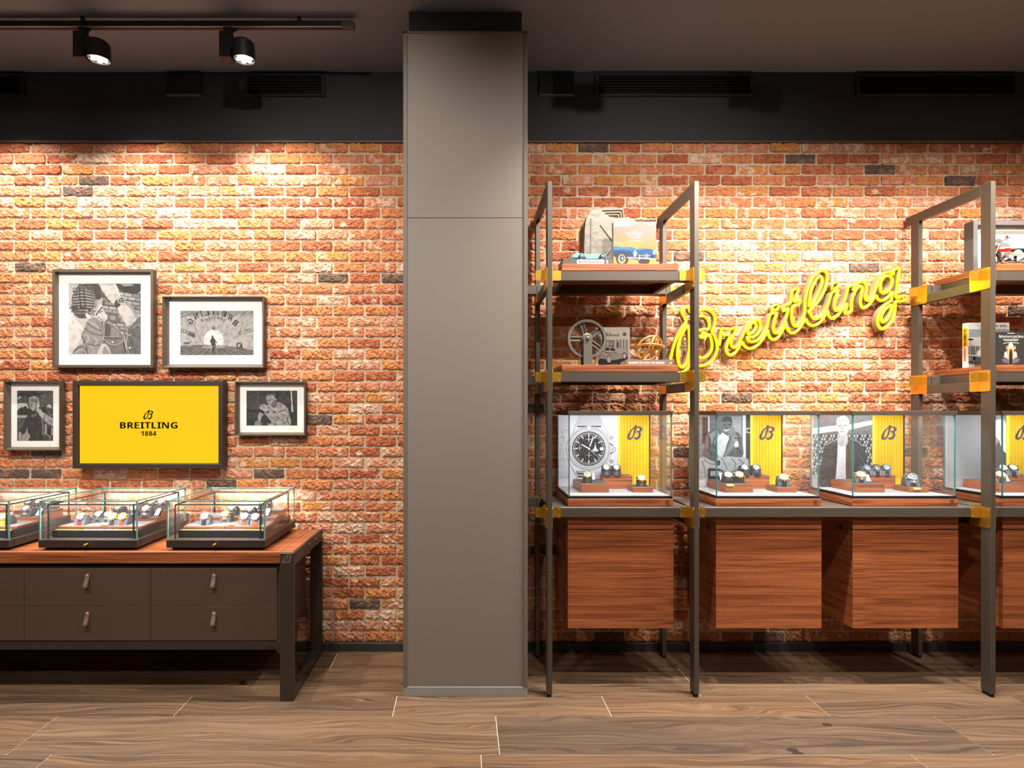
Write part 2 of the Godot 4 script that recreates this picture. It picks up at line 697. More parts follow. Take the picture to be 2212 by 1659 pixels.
func make_materials() -> void:
	# bricks: the clay's colour is in the vertices, the texture adds its mottling
	var m := mat(Color.WHITE, 0.93)
	m.vertex_color_use_as_albedo = true
	m.albedo_texture = noise_tex(512, 0.012, 5, FastNoiseLite.TYPE_SIMPLEX_SMOOTH, ramp([[0.0, Color(0.62, 0.6, 0.6)], [0.45, Color(0.93, 0.92, 0.9)], [1.0, Color(1, 1, 1)]]))
	m.heightmap_enabled = true
	m.heightmap_texture = noise_tex(512, 0.016, 5, FastNoiseLite.TYPE_SIMPLEX_SMOOTH, null, FastNoiseLite.FRACTAL_FBM, 11)
	m.heightmap_scale = 0.9
	m.uv1_triplanar = true
	m.uv1_world_triplanar = true
	m.uv1_scale = Vector3(4.2, 6.0, 4.2)
	M.brick = m
	m = mat(rgb(198, 176, 150), 0.96)
	m.heightmap_enabled = true
	m.heightmap_texture = noise_tex(256, 0.03, 4)
	m.heightmap_scale = 0.25
	m.uv1_triplanar = true
	m.uv1_world_triplanar = true
	m.uv1_scale = Vector3(5, 5, 5)
	M.mortar = m
	# walnut veneer
	m = mat(Color.WHITE, 0.42)
	m.albedo_texture = wood_tex(1024, 1024, 5, 24.0, 0.006, rgb(80, 38, 20), rgb(150, 82, 46), rgb(180, 108, 64), 0)
	m.uv1_triplanar = true
	m.uv1_world_triplanar = true
	m.uv1_triplanar_sharpness = 8.0
	m.uv1_scale = Vector3(0.8, 1.25, 1.25)
	M.walnut = m
	# floor: printed porcelain planks
	m = mat(Color.WHITE, 0.5)
	m.albedo_texture = wood_tex(1536, 1024, 21, 17.0, 0.03, rgb(74, 56, 43), rgb(124, 98, 75), rgb(150, 121, 95), 5)
	M.planks = []
	for tint in [Color(0.92, 0.91, 0.9), Color(0.84, 0.83, 0.83), Color(0.92, 0.88, 0.84), Color(0.78, 0.78, 0.79)]:
		var q: StandardMaterial3D = m.duplicate()
		q.albedo_color = tint
		M.planks.append(q)
	M.grout = mat(rgb(226, 214, 196), 0.9)
	# painted and metal surfaces
	M.ceiling = mat(rgb(118, 128, 146), 0.85)
	M.upper_wall = mat(rgb(48, 48, 52), 0.8)
	M.room_wall = mat(rgb(150, 140, 128), 0.85)
	M.column = mat(rgb(132, 121, 112), 0.7)
	M.column_trim = mat(rgb(112, 102, 93), 0.6)
	M.column_plinth = mat(rgb(150, 150, 146), 0.5)
	M.black = mat(rgb(16, 16, 17), 0.5)
	M.black_gloss = mat(rgb(14, 14, 15), 0.25)
	M.vent = mat(rgb(22, 22, 23), 0.6)
	M.steel = mat(rgb(86, 77, 68), 0.4, 0.3)
	M.dark_steel = mat(rgb(60, 50, 44), 0.45, 0.2)
	M.drawer = mat(rgb(82, 63, 52), 0.5)
	M.baseboard = mat(rgb(52, 48, 46), 0.5)
	M.brass = mat(rgb(236, 184, 74), 0.32, 0.9)
	M.gold = mat(rgb(226, 178, 92), 0.3, 0.65)
	M.gold_print = mat(rgb(214, 190, 140), 0.3, 0.8)
	M.chrome = mat(rgb(214, 214, 216), 0.18, 1.0)
	M.white = mat(rgb(238, 238, 236), 0.7)
	M.mat_board = mat(rgb(236, 236, 232), 0.85)
	M.frame = mat(rgb(86, 73, 60), 0.4, 0.15)
	M.tv_frame = mat(rgb(52, 40, 34), 0.45)
	M.felt = mat(rgb(120, 123, 130), 0.95)
	M.deck = mat(rgb(150, 150, 150), 0.8)
	M.cushion = mat(rgb(98, 102, 110), 0.85)
	M.dark_cushion = mat(rgb(44, 46, 50), 0.85)
	M.yellow = mat(rgb(250, 202, 20), 0.5)
	M.gap = mat(rgb(10, 9, 9), 0.9)
	M.leather = mat(rgb(120, 96, 88), 0.6)
	M.rubber = mat(rgb(20, 20, 20), 0.8)
	# glass: clear sheets, and the green of their cut edges
	m = mat(Color(1, 1, 1, 0.03), 0.0)
	m.transparency = BaseMaterial3D.TRANSPARENCY_ALPHA
	M.glass = m
	M.glass_edge = mat(rgb(104, 156, 146), 0.15)
	# things that give light
	M.led = glow(Color(1, 0.97, 0.92), 30.0)
	M.strip = glow(Color(1, 0.98, 0.95), 3.0)
	M.neon_side = mat(rgb(150, 132, 100), 0.6)
	M.neon = glow(rgb(255, 232, 0), 1.45)
	M.screen = glow(rgb(255, 206, 8), 0.84)
	M.ink = mat(rgb(6, 6, 6), 0.9)
	M.ink.metallic_specular = 0.1


func glow(c: Color, e: float) -> StandardMaterial3D:
	var m := mat(Color(0.02, 0.02, 0.02), 0.4)
	m.emission_enabled = true
	m.emission = c
	m.emission_energy_multiplier = e
	return m


func print_mat(t: Texture2D, rough := 0.5, tone := 1.0) -> StandardMaterial3D:
	var m := mat(Color(tone, tone, tone), rough)
	m.albedo_texture = t
	m.metallic_specular = 0.25
	m.texture_repeat = false
	return m


# ------------------------------------------------------------------ lamps
func spot(where: Node3D, at: Vector3, aim: Vector3, energy: float, angle: float, c := Color(1.0, 0.97, 0.93)) -> void:
	var l := SpotLight3D.new()
	l.name = "spot_beam"
	l.light_color = c
	l.light_energy = energy
	l.light_size = 0.035
	l.spot_angle = angle
	l.spot_angle_attenuation = 1.0
	l.spot_range = 12.0
	l.spot_attenuation = 2.0
	l.shadow_enabled = true
	where.add_child(l, true)
	l.look_at_from_position(at, aim, Vector3(0, 0, 1) if absf((aim - at).normalized().z) < 0.9 else Vector3.UP)


# a track spotlight hanging from a track at (x, track underside, z), its round head turned to the aim
func track_spot(x: float, y: float, z: float, aim: Vector3, energy: float, angle: float, label: String, group: String) -> void:
	var o := thing("track_spotlight", label, "spotlight", Vector3(x, y, z), 0.0, group)
	var mb := MB.new()
	mb.box(Vector3(0.012, -0.018, 0), Vector3(0.045, 0.036, 0.036), 0.003)
	part(o, "track_adapter", mb, M.black)
	mb = MB.new()
	mb.box(Vector3(0.0, -0.105, -0.006), Vector3(0.068, 0.155, 0.062), 0.003)
	part(o, "driver_box", mb, M.black)
	mb = MB.new()
	mb.tube(PackedVector3Array([Vector3(0.055, -0.012, 0.01), Vector3(0.07, -0.02, 0.02), Vector3(0.058, -0.03, 0.02), Vector3(0.035, -0.024, 0.014)]), 0.006, 8)
	part(o, "lock_lever", mb, M.black)
	var hub := Vector3(0.105, -0.135, 0.0)
	var d := (aim - (o.position + hub)).normalized()
	var B := MB.frame(d)
	mb = MB.new()
	mb.cyl(Vector3(0.02, -0.1, 0), hub, 0.02, 0.02)
	part(o, "swivel_arm", mb, M.black)
	mb = MB.new()
	mb.lathe([Vector2(0, -0.052), Vector2(0.052, -0.052), Vector2(0.062, -0.04), Vector2(0.062, 0.05), Vector2(0.055, 0.05), Vector2(0.053, 0.042), Vector2(0, 0.042)], 28, Transform3D(B, hub))
	var head := part(o, "lamp_head", mb, M.black)
	mb = MB.new()
	for k in 7:
		var r := 0.0 if k == 6 else 0.034
		var c := Vector3(cos(TAU * k / 6) * r, 0.043, sin(TAU * k / 6) * r)
		mb.lathe([Vector2(0.0145, 0.0), Vector2(0.012, 0.003), Vector2(0.0, 0.004)], 14, Transform3D(B, hub + B * c))
	part(head, "led_lenses", mb, M.led)
	mb = MB.new()
	mb.lathe([Vector2(0.0555, 0.047), Vector2(0.0585, 0.0515), Vector2(0.0615, 0.0505)], 28, Transform3D(B, hub))
	part(head, "lens_ring", mb, M.chrome)
	spot(o, o.position + hub + d * 0.06, aim, energy, angle)


func track(x0: float, x1: float, z: float, label: String) -> void:
	var o := thing("light_track", label, "track", Vector3((x0 + x1) / 2, CEIL_Y, z), 0.0)
	var mb := MB.new()
	mb.box(Vector3(0, -0.045, 0), Vector3(x1 - x0, 0.034, 0.036), 0.002)
	part(o, "rail", mb, M.black)
	mb = MB.new()
	mb.box(Vector3(0, -0.0605, 0.012), Vector3(x1 - x0 - 0.06, 0.005, 0.007), 0.001)
	part(o, "rail_lip", mb, mat(rgb(190, 188, 184), 0.4))
	mb = MB.new()
	mb.box(Vector3((x1 - x0) / 2 - 0.03, -0.0475, 0), Vector3(0.075, 0.036, 0.038), 0.004)
	part(o, "end_cap", mb, mat(rgb(90, 88, 86), 0.4, 0.5))
	for k in 3:
		mb = MB.new()
		mb.cyl(Vector3((k - 1) * (x1 - x0) * 0.4, -0.03, 0), Vector3((k - 1) * (x1 - x0) * 0.4, 0.0, 0), 0.012, 0.012)
		part(o, "ceiling_clip", mb, M.black)


func build_lighting() -> void:
	var y := CEIL_Y - 0.065
	track(-3.9, -0.66, 0.5, "black lighting rail running under the dark ceiling above the pictures")
	track_spot(-3.16, y, 0.5, Vector3(-3.05, 0.7, 0.12), 3.9, 62.0, "black track spotlight beyond the left edge of the picture", "track spotlights over the pictures")
	track_spot(-2.29, y, 0.5, Vector3(-2.25, 0.7, 0.12), 3.9, 62.0, "lit black track spotlight at the left, above the large square picture", "track spotlights over the pictures")
	track_spot(-1.42, y, 0.5, Vector3(-1.25, 0.7, 0.12), 3.9, 62.0, "lit black track spotlight nearer the column and the end of the rail", "track spotlights over the pictures")
	# over the shelves, just above the upper edge of the picture
	track(0.7, 4.6, 1.0, "black lighting rail above the shelving, out of the picture")
	var nth := ["first", "second", "third", "fourth", "fifth", "sixth", "seventh", "eighth"]
	for k in 5:
		var x := 0.95 + 0.7 * k
		track_spot(x, y, 1.0, Vector3(x, 0.5, 0.45), 6.0, 56.0, nth[k] + " black track spotlight from the left above the shelving, out of the picture", "track spotlights above the shelving")
	# before the wall, above and behind the camera: they throw the sign's shadow down on the bricks
	track(-4.0, 4.6, 2.35, "black lighting rail above the camera, parallel to the brick wall")
	var xs := [-3.3, -2.4, -1.5, -0.8, 1.2, 1.9, 2.6, 3.4]
	for k in 8:
		var x: float = xs[k]
		var inner := absf(x) < 1.3
		track_spot(x, y, 2.35, Vector3(x, 2.2 if inner else 1.9 if x > 0 else 1.3, 0.0), (3.4 if inner else 4.4) if x > 0 else 3.4, 47.0 if inner else 36.0 if x > 0 else 44.0, nth[k] + " black track spotlight from the left above the camera, out of the picture", "track spotlights above the camera")
	track(-4.0, 4.6, 4.4, "black lighting rail behind the camera")
	for k in 3:
		var x := -2.4 + 2.6 * k
		track_spot(x, y, 4.4, Vector3(x * 0.9, 0.0, 2.0), 2.4 if x < -1 else 1.2, 56.0, nth[k] + " black track spotlight from the left behind the camera, out of the picture", "track spotlights behind the camera")


# ------------------------------------------------------------------ the room
func build_room() -> void:
	var x0 := -4.6
	var x1 := 5.4
	var z1 := 7.0
	var xm := (x0 + x1) / 2
	var c := structure("ceiling", MB.new().box(Vector3(xm, CEIL_Y + 0.1, z1 / 2 - 0.15), Vector3(x1 - x0 + 0.4, 0.2, z1 + 0.7)), M.ceiling)
	c.set_meta("label", "dark grey painted ceiling")
	var w := structure("wall_left", MB.new().box(Vector3(x0 - 0.1, CEIL_Y / 2, z1 / 2), Vector3(0.2, CEIL_Y, z1)), M.room_wall)
	w.set_meta("label", "plain side wall beyond the left edge")
	w = structure("wall_right", MB.new().box(Vector3(x1 + 0.1, CEIL_Y / 2, z1 / 2), Vector3(0.2, CEIL_Y, z1)), M.room_wall)
	w.set_meta("label", "plain side wall beyond the right edge")
	w = structure("wall_front", MB.new().box(Vector3(xm, CEIL_Y / 2, z1 + 0.1), Vector3(x1 - x0 + 0.4, CEIL_Y, 0.2)), M.room_wall)
	w.set_meta("label", "plain wall behind the camera")
	# the black band over the bricks, with its grilles and boxes
	w = structure("wall_upper", MB.new().box(Vector3(xm, (CEIL_Y + 3.538) / 2, -0.06), Vector3(x1 - x0, CEIL_Y - 3.538, 0.14)), M.upper_wall)
	w.set_meta("label", "black painted band of wall above the bricks")
	var tr := structure("trim_1", MB.new().box(Vector3(xm, 3.5365, 0.0), Vector3(x1 - x0, 0.009, 0.03), 0.001), mat(rgb(96, 84, 74), 0.5))
	tr.set_meta("label", "thin metal trim along the top of the bricks")
	vent(-3.22, 0.36, "black ventilation grille in the upper wall, at the far left edge")
	vent(-1.24, 0.56, "black ventilation grille in the upper wall between the spotlights and the column")
	vent(1.46, 1.1, "long black ventilation grille in the upper wall above the first shelves")
	vent(3.28, 1.12, "long black ventilation grille in the upper wall at the far right")
	box_unit(-1.936, 0.245, "plain black box high on the wall between two grilles, left of the column")
	box_unit(0.645, 0.245, "plain black box high on the wall just right of the column")
	var b := structure("baseboard_back", MB.new().box(Vector3(xm, 0.029, 0.012), Vector3(x1 - x0, 0.058, 0.028), 0.002), M.baseboard)
	b.set_meta("label", "dark metal skirting along the foot of the bricks")


func vent(x: float, w: float, label: String) -> void:
	var o := thing("ventilation_grille", label, "vent", Vector3(x, 3.925, 0.01), 0.0, "wall grilles")
	var h := 0.155
	var mb := MB.new()
	mb.box(Vector3(0, h / 2 - 0.008, 0.008), Vector3(w, 0.016, 0.018), 0.002)
	mb.box(Vector3(0, -h / 2 + 0.008, 0.008), Vector3(w, 0.016, 0.018), 0.002)
	for s in [-1, 1]:
		mb.box(Vector3(s * (w / 2 - 0.012), 0, 0.008), Vector3(0.024, h - 0.032, 0.018), 0.002)
	part(o, "grille_frame", mb, mat(rgb(34, 34, 35), 0.45))
	part(o, "backing", MB.new().box(Vector3(0, 0, 0.001), Vector3(w - 0.03, h - 0.03, 0.002)), M.gap)
	for k in 6:
		mb = MB.new()
		mb.box(Vector3(0, -0.05 + k * 0.02, 0.008), Vector3(w - 0.048, 0.0025, 0.016), 0.0, Basis(Vector3(1, 0, 0), 0.6))
		part(o, "slat", mb, M.vent)


func box_unit(x: float, w: float, label: String) -> void:
	var o := thing("wall_box", label, "box", Vector3(x, 3.925, 0.01), 0.0, "black boxes high on the wall")
	part(o, "housing", MB.new().box(Vector3(0, 0.004, 0.01), Vector3(w, 0.15, 0.02), 0.003), M.black)
	part(o, "bottom_lip", MB.new().box(Vector3(0, -0.074, 0.012), Vector3(w, 0.005, 0.024), 0.001), mat(rgb(120, 116, 112), 0.4, 0.4))


func build_floor() -> void:
	var f := structure("floor", MB.new().box(Vector3(0.4, -0.052, 3.4), Vector3(10.4, 0.1, 7.6)), M.grout)
	f.set_meta("label", "floor of wood-look porcelain planks with pale joints")
	# far part of the floor behind the camera, one slab
	var zs := [-0.06, 0.055, 0.255, 0.576, 0.776, 1.089, 1.289, 1.606, 1.806, 2.12]
	var first := [0.2, 0.335, 1.391, -0.387, 0.176, 0.085, 0.5, -0.2, 0.9]
	var long := [1.2, 1.2, 2.39, 1.195, 2.39, 2.08, 1.2, 2.39, 1.2]
	for r in zs.size() - 1:
		var z0: float = zs[r] + 0.0012
		var z1: float = zs[r + 1] - 0.0012
		var x: float = first[r] - ceilf((first[r] + 4.5) / long[r]) * long[r]
		while x < 5.3:
			var xa := maxf(x + 0.0012, -4.6)
			var xb := minf(x + long[r] - 0.0012, 5.4)
			if xb - xa > 0.05:
				plank(f, xa, xb, z0, z1)
			x += long[r]
	plank(f, -4.6, 5.4, 2.1225, 7.0)


func plank(f: Node3D, xa: float, xb: float, z0: float, z1: float) -> void:
	var mb := MB.new()
	var e := 0.001
	var u0 := rng.randf()
	var v0 := rng.randf()
	var su := 1.0 / 2.4
	var sv := 1.0 / 1.5
	var flip := -1.0 if rng.randf() < 0.5 else 1.0
	var uv := func(x: float, z: float) -> Vector2: return Vector2(u0 + (x - xa) * su * flip, v0 + (z - z0) * sv)
	var up := Vector3.UP
	mb.quad(Vector3(xa + e, 0, z0 + e), Vector3(xb - e, 0, z0 + e), Vector3(xb - e, 0, z1 - e), Vector3(xa + e, 0, z1 - e), up, uv.call(xa, z0), uv.call(xb, z0), uv.call(xb, z1), uv.call(xa, z1))
	for q in [[xa + e, z0 + e, xb - e, z0 + e, 0, -1], [xa + e, z1 - e, xb - e, z1 - e, 0, 1], [xa + e, z0 + e, xa + e, z1 - e, -1, 0], [xb - e, z0 + e, xb - e, z1 - e, 1, 0]]:
		var o := Vector3(q[4], 0, q[5]) * e
		var a := Vector3(q[0], 0, q[1])
		var b := Vector3(q[2], 0, q[3])
		mb.quad(a, b, b + o - up * 0.003, a + o - up * 0.003, Vector3(q[4], 0.4, q[5]).normalized(), uv.call(a.x, a.z), uv.call(b.x, b.z), uv.call(b.x, b.z), uv.call(a.x, a.z))
	part(f, "plank", mb, M.planks[rng.randi() % 4])


# ------------------------------------------------------------------ bricks
const BRICK_L := 0.2225
const BRICK_H := 0.0758


func brick_arrays(L: float, sd: int, tint: Color, other: Color, share: float) -> ArrayMesh:
	var nx := 20
	var ny := 8
	var r := RandomNumberGenerator.new()
	r.seed = sd
	var f := FastNoiseLite.new()
	f.seed = sd * 13 + 1
	f.noise_type = FastNoiseLite.TYPE_SIMPLEX
	f.frequency = 38.0
	f.fractal_octaves = 3
	f.fractal_type = FastNoiseLite.FRACTAL_RIDGED
	var e := FastNoiseLite.new()
	e.seed = sd * 7 + 5
	e.frequency = 16.0
	e.fractal_octaves = 2
	var hx := L / 2
	var hy := 0.0312 + r.randf_range(-0.0012, 0.0012)
	var rough := r.randf_range(0.005, 0.011)
	var pos := []
	var col := []
	var tl := tint.srgb_to_linear()
	var ol := other.srgb_to_linear()
	var slope := r.randf_range(-0.02, 0.02)
	for y in ny + 1:
		for x in nx + 1:
			var a := -1.0 + 2.0 * x / nx
			var b := -1.0 + 2.0 * y / ny
			# crowd the lines to the rims
			a = a * (1.35 - 0.35 * a * a)
			b = b * (1.3 - 0.3 * b * b)
			var px := a * hx
			var py := b * hy
			var rim_x := hx - absf(px)
			var rim_y := hy - absf(py)
			# rounded corners
			var cr := 0.012
			var ix := maxf(0.0, cr - rim_x)
			var iy := maxf(0.0, cr - rim_y)
			var out := Vector2(ix, iy).length()
			if out > cr:
				px -= signf(px) * ix * (1.0 - cr / out)
				py -= signf(py) * iy * (1.0 - cr / out)
			px += e.get_noise_3d(px * 2.0, py * 2.0, 9.0) * 0.004 * clampf(1.0 - rim_x * 60.0, 0.0, 1.0)
			py += e.get_noise_3d(px * 2.0, py * 2.0, 3.0) * 0.005 * clampf(1.0 - rim_y * 60.0, 0.0, 1.0)
			var rim := minf(rim_x, rim_y)
			var z := f.get_noise_2d(px * 0.62, py) * rough + e.get_noise_2d(px, py) * 0.003 + px * slope
			z -= 0.006 * pow(clampf(1.0 - rim / 0.008, 0.0, 1.0), 2.0)
			pos.append(Vector3(px, py, z))
			var k := clampf((e.get_noise_3d(px * 0.7, py * 0.7, 77.0) + share - 0.5) * 6.0, 0.0, 1.0)
			var c := tl.lerp(ol, k * 0.85)
			c = c * (1.0 + f.get_noise_3d(px, py, 31.0) * 0.14)
			c.a = 1.0
			col.append(c.clamp())
	var V := PackedVector3Array()
	var N := PackedVector3Array()
	var C := PackedColorArray()
	var I := PackedInt32Array()
	for y in ny + 1:
		for x in nx + 1:
			var p: Vector3 = pos[y * (nx + 1) + x]
			var dx: Vector3 = pos[y * (nx + 1) + mini(x + 1, nx)] - pos[y * (nx + 1) + maxi(x - 1, 0)]
			var dy: Vector3 = pos[mini(y + 1, ny) * (nx + 1) + x] - pos[maxi(y - 1, 0) * (nx + 1) + x]
			V.append(p)
			N.append(dx.cross(dy).normalized())
			C.append(col[y * (nx + 1) + x])
	for y in ny:
		for x in nx:
			var k := y * (nx + 1) + x
			I.append_array(PackedInt32Array([k, k + nx + 1, k + 1, k + 1, k + nx + 1, k + nx + 2]))
	# the sides, back into the mortar
	var edge := []
	for x in nx:
		edge.append([x, x + 1, Vector3(0, -1, 0)])
		edge.append([ny * (nx + 1) + x, ny * (nx + 1) + x + 1, Vector3(0, 1, 0)])
	for y in ny:
		edge.append([y * (nx + 1), (y + 1) * (nx + 1), Vector3(-1, 0, 0)])
		edge.append([y * (nx + 1) + nx, (y + 1) * (nx + 1) + nx, Vector3(1, 0, 0)])
	for q in edge:
		var k := V.size()
		var a: Vector3 = V[q[0]]
		var b: Vector3 = V[q[1]]
		V.append(a)
		V.append(b)
		V.append(Vector3(b.x, b.y, -0.02))
		V.append(Vector3(a.x, a.y, -0.02))
		for s in 4:
			N.append(q[2])
			C.append(C[q[0]])
		if (b - a).cross(Vector3(b.x, b.y, -0.02) - a).dot(q[2]) > 0.0:
			I.append_array(PackedInt32Array([k, k + 2, k + 1, k, k + 3, k + 2]))
		else:
			I.append_array(PackedInt32Array([k, k + 1, k + 2, k, k + 2, k + 3]))
	var arr := []
	arr.resize(Mesh.ARRAY_MAX)
	arr[Mesh.ARRAY_VERTEX] = V
	arr[Mesh.ARRAY_NORMAL] = N
	arr[Mesh.ARRAY_COLOR] = C
	arr[Mesh.ARRAY_INDEX] = I
	var m := ArrayMesh.new()
	m.add_surface_from_arrays(Mesh.PRIMITIVE_TRIANGLES, arr)
	return m


func build_brick_wall() -> void:
	var wall := structure("wall_back", MB.new().box(Vector3(0.4, 1.76, -0.069), Vector3(10.0, 3.56, 0.12)), M.mortar)
	wall.set_meta("label", "wall of rough orange and brown bricks in pale mortar")
	var orange := rgb(214, 134, 92)
	var salmon := rgb(220, 152, 118)
	var ochre := rgb(218, 148, 84)
	var red := rgb(188, 106, 72)
	var pale := rgb(234, 200, 174)
	var dark := rgb(112, 90, 78)
	var kinds := [[orange, ochre, 0.36, 7], [orange, pale, 0.3, 6], [salmon, pale, 0.4, 6], [salmon, orange, 0.5, 4], [ochre, orange, 0.45, 4], [ochre, pale, 0.42, 3], [red, orange, 0.35, 7], [red, pale, 0.26, 3], [pale, salmon, 0.5, 2], [dark, rgb(150, 112, 88), 0.25, 2]]
	var bag := []
	for k in kinds.size():
		for q in kinds[k][3]:
			bag.append(k)
	var full := []     # per kind, four shapes
	for k in kinds.size():
		var row := []
		for s in 4:
			row.append(brick_arrays(0.21, k * 10 + s + 1, kinds[k][0], kinds[k][1], kinds[k][2] + rng.randf_range(-0.08, 0.1)))
		full.append(row)
	var half := {}
	# what hangs or stands before the wall: bricks behind it are not among those picked out singly
	var hidden := [Rect2(-0.5, 0, 1.02, 4), Rect2(-2.9, 1.9, 1.6, 0.8), Rect2(-3.3, 1.2, 2.3, 0.72), Rect2(-4.6, 0, 3.75, 1.2), Rect2(0.4, 0, 4.2, 1.72), Rect2(0.5, 1.75, 0.95, 1.0), Rect2(3.0, 1.75, 2.0, 1.3), Rect2(1.4, 1.8, 1.8, 0.9)]
	var singles := []
	var rest := SurfaceTool.new()
	rest.begin(Mesh.PRIMITIVE_TRIANGLES)
	var places := []
	for row in 46:
		var y := 0.0903 + BRICK_H * row
		var shift := 0.0 if row % 2 == 0 else BRICK_L / 2
		# bricks left of the column and right of it are set out from their own starts
		var joints := []
		var x := -3.137 + shift - BRICK_L * 7
		while x < -0.1:
			joints.append(x)
			x += BRICK_L
		x = 0.684 + shift - BRICK_L * 3
		while x < 5.4:
			joints.append(x)
			x += BRICK_L
		for k in joints.size() - 1:
			var a: float = joints[k] + 0.0062 + rng.randf_range(-0.002, 0.002)
			var b: float = joints[k + 1] - 0.0062 + rng.randf_range(-0.002, 0.002)
			if b > 5.35 or a < -4.58:
				continue
			places.append([a, b, y + rng.randf_range(-0.0015, 0.0015), rng.randf_range(-0.003, 0.003), bag[rng.randi() % bag.size()], rng.randi() % 4, rng.randi() % 2, row])
	for p in places:
		var kind: int = p[4]
		var top: bool = p[7] == 45
		var len: float = p[1] - p[0]
		var m: ArrayMesh = full[kind][p[5]]
		var B := Basis()
		if p[6] == 1:
			B = Basis(Vector3(0, 0, 1), PI)
		B = B.rotated(Vector3(0, 0, 1), rng.randf_range(-0.008, 0.008))
		B = Basis.from_scale(Vector3(len / 0.21, 1.0, 1.0)) * B
		var X := Transform3D(B, Vector3((p[0] + p[1]) / 2, p[2], p[3]))
		var c := X.origin
		var free := absf(len - 0.21) < 0.01 and not top
		for h in hidden:
			if h.grow(0.1).has_point(Vector2(c.x, c.y)):
				free = false
		if free and c.x > -3.15 and c.x < 3.8:
			singles.append([Vector2(c.x, c.y).distance_to(Vector2(0, CAM_Y)), m, X])
		else:
			rest.append_from(m, 0, X)
	singles.sort_custom(func(a, b): return a[0] < b[0])
	for k in singles.size():
		if k < 300:
			var o := part(wall, "brick", singles[k][1], M.brick)
			o.transform = singles[k][2]
		else:
			rest.append_from(singles[k][1], 0, singles[k][2])
	var s := part(wall, "other_bricks", rest.commit(), M.brick)
	s.set_meta("kind", "stuff")


func build_column() -> void:
	var o := thing("column", "square taupe column standing before the bricks from floor to ceiling", "column")
	var x := 0.012
	var w := 0.726
	var z0 := -0.05
	var z1 := 0.585
	var zc := (z0 + z1) / 2
	part(o, "column_shaft", MB.new().box(Vector3(x, (0.055 + 2.79) / 2, zc), Vector3(w - 0.012, 2.79 - 0.055, z1 - z0 - 0.012), 0.001), M.column)
	part(o, "column_upper_shaft", MB.new().box(Vector3(x, (2.7925 + 3.876) / 2, zc), Vector3(w - 0.012, 3.876 - 2.7925, z1 - z0 - 0.012), 0.001), M.column)
	part(o, "plinth", MB.new().box(Vector3(x, 0.0275, zc), Vector3(w - 0.004, 0.055, z1 - z0 - 0.004), 0.002), M.column_plinth)
	for s in [-1, 1]:
		var b := MB.new()
		b.box(Vector3(x + s * (w / 2 - 0.012), (0.055 + 3.876) / 2, z1 - 0.003), Vector3(0.024, 3.876 - 0.055, 0.006), 0.001)
		b.box(Vector3(x + s * (w / 2 - 0.003), (0.055 + 3.876) / 2, z1 - 0.015), Vector3(0.006, 3.876 - 0.055, 0.024), 0.001)
		part(o, "corner_bead", b, M.column_trim)
	part(o, "column_cap", MB.new().box(Vector3(x, 3.872, zc), Vector3(w, 0.012, z1 - z0), 0.002), M.column_trim)
	part(o, "column_neck", MB.new().box(Vector3(x, (3.878 + CEIL_Y) / 2, zc - 0.02), Vector3(w - 0.06, CEIL_Y - 3.878, z1 - z0 - 0.04)), M.upper_wall)


# ------------------------------------------------------------------ the script B, as strokes of changing width
# outlines in a box of width 0.96 and height 1, origin at its middle, y up
func logo_mesh(h: float, depth: float) -> ArrayMesh:
	var key := "logo%f_%f" % [h, depth]
	if M.has(key):
		return M[key]
	# traced on the screen: 208 wide, 222 high
	var path := [
		[1070, 268, 12], [1064, 300, 12], [1058, 345, 10], [1048, 385, 8], [1030, 430, 7], [1005, 462, 8], [980, 472, 10], [962, 462, 13], [958, 435, 13], [972, 395, 10], [1000, 345, 7], [1035, 313, 6], [1075, 300, 6],
	]
	var path2 := [
		[1060, 306, 6], [1090, 296, 7], [1122, 298, 9], [1148, 315, 12], [1147, 338, 12], [1130, 358, 9], [1105, 368, 7], [1086, 370, 5], [1092, 358, 4], [1108, 364, 6], [1124, 382, 10], [1130, 408, 12], [1120, 440, 12], [1098, 462, 12], [1072, 468, 12], [1050, 455, 12],
	]
	var mb := MB.new()
	var s := h / 222.0
	for p in [path, path2]:
		var c := PackedVector2Array()
		var w := PackedVector2Array()
		for q in p:
			c.append(Vector2((q[0] - 1054.0) * s, (375.0 - q[1]) * s))
			w.append(Vector2(q[2] * s * 1.22, 0))
		c = Draw.smooth2(c, false, 5)
		w = Draw.smooth2(w, false, 5)
		for k in c.size() - 1:
			var d := (c[k + 1] - c[k]).normalized()
			var a := (c[k] - c[maxi(k - 1, 0)]).normalized() + d
			var b := d + (c[mini(k + 2, c.size() - 1)] - c[k + 1]).normalized()
			var na := Vector2(-a.y, a.x).normalized() * w[k].x
			var nb := Vector2(-b.y, b.x).normalized() * w[k + 1].x
			var A := c[k] + na
			var D := c[k] - na
			var E := c[k + 1] + nb
			var F := c[k + 1] - nb
			mb.quad(Vector3(A.x, A.y, depth), Vector3(E.x, E.y, depth), Vector3(F.x, F.y, depth), Vector3(D.x, D.y, depth), Vector3(0, 0, 1))
			mb.quad(Vector3(A.x, A.y, 0), Vector3(E.x, E.y, 0), Vector3(E.x, E.y, depth), Vector3(A.x, A.y, depth), Vector3(na.x, na.y, 0).normalized())
			mb.quad(Vector3(D.x, D.y, 0), Vector3(F.x, F.y, 0), Vector3(F.x, F.y, depth), Vector3(D.x, D.y, depth), Vector3(-na.x, -na.y, 0).normalized())
	M[key] = mb.mesh()
	return M[key]


# ------------------------------------------------------------------ pictures on the bricks
func g(v: float, a := 1.0) -> Color:
	# a slightly warm photographic grey
	return Color(v, v * 0.975, v * 0.955, a)


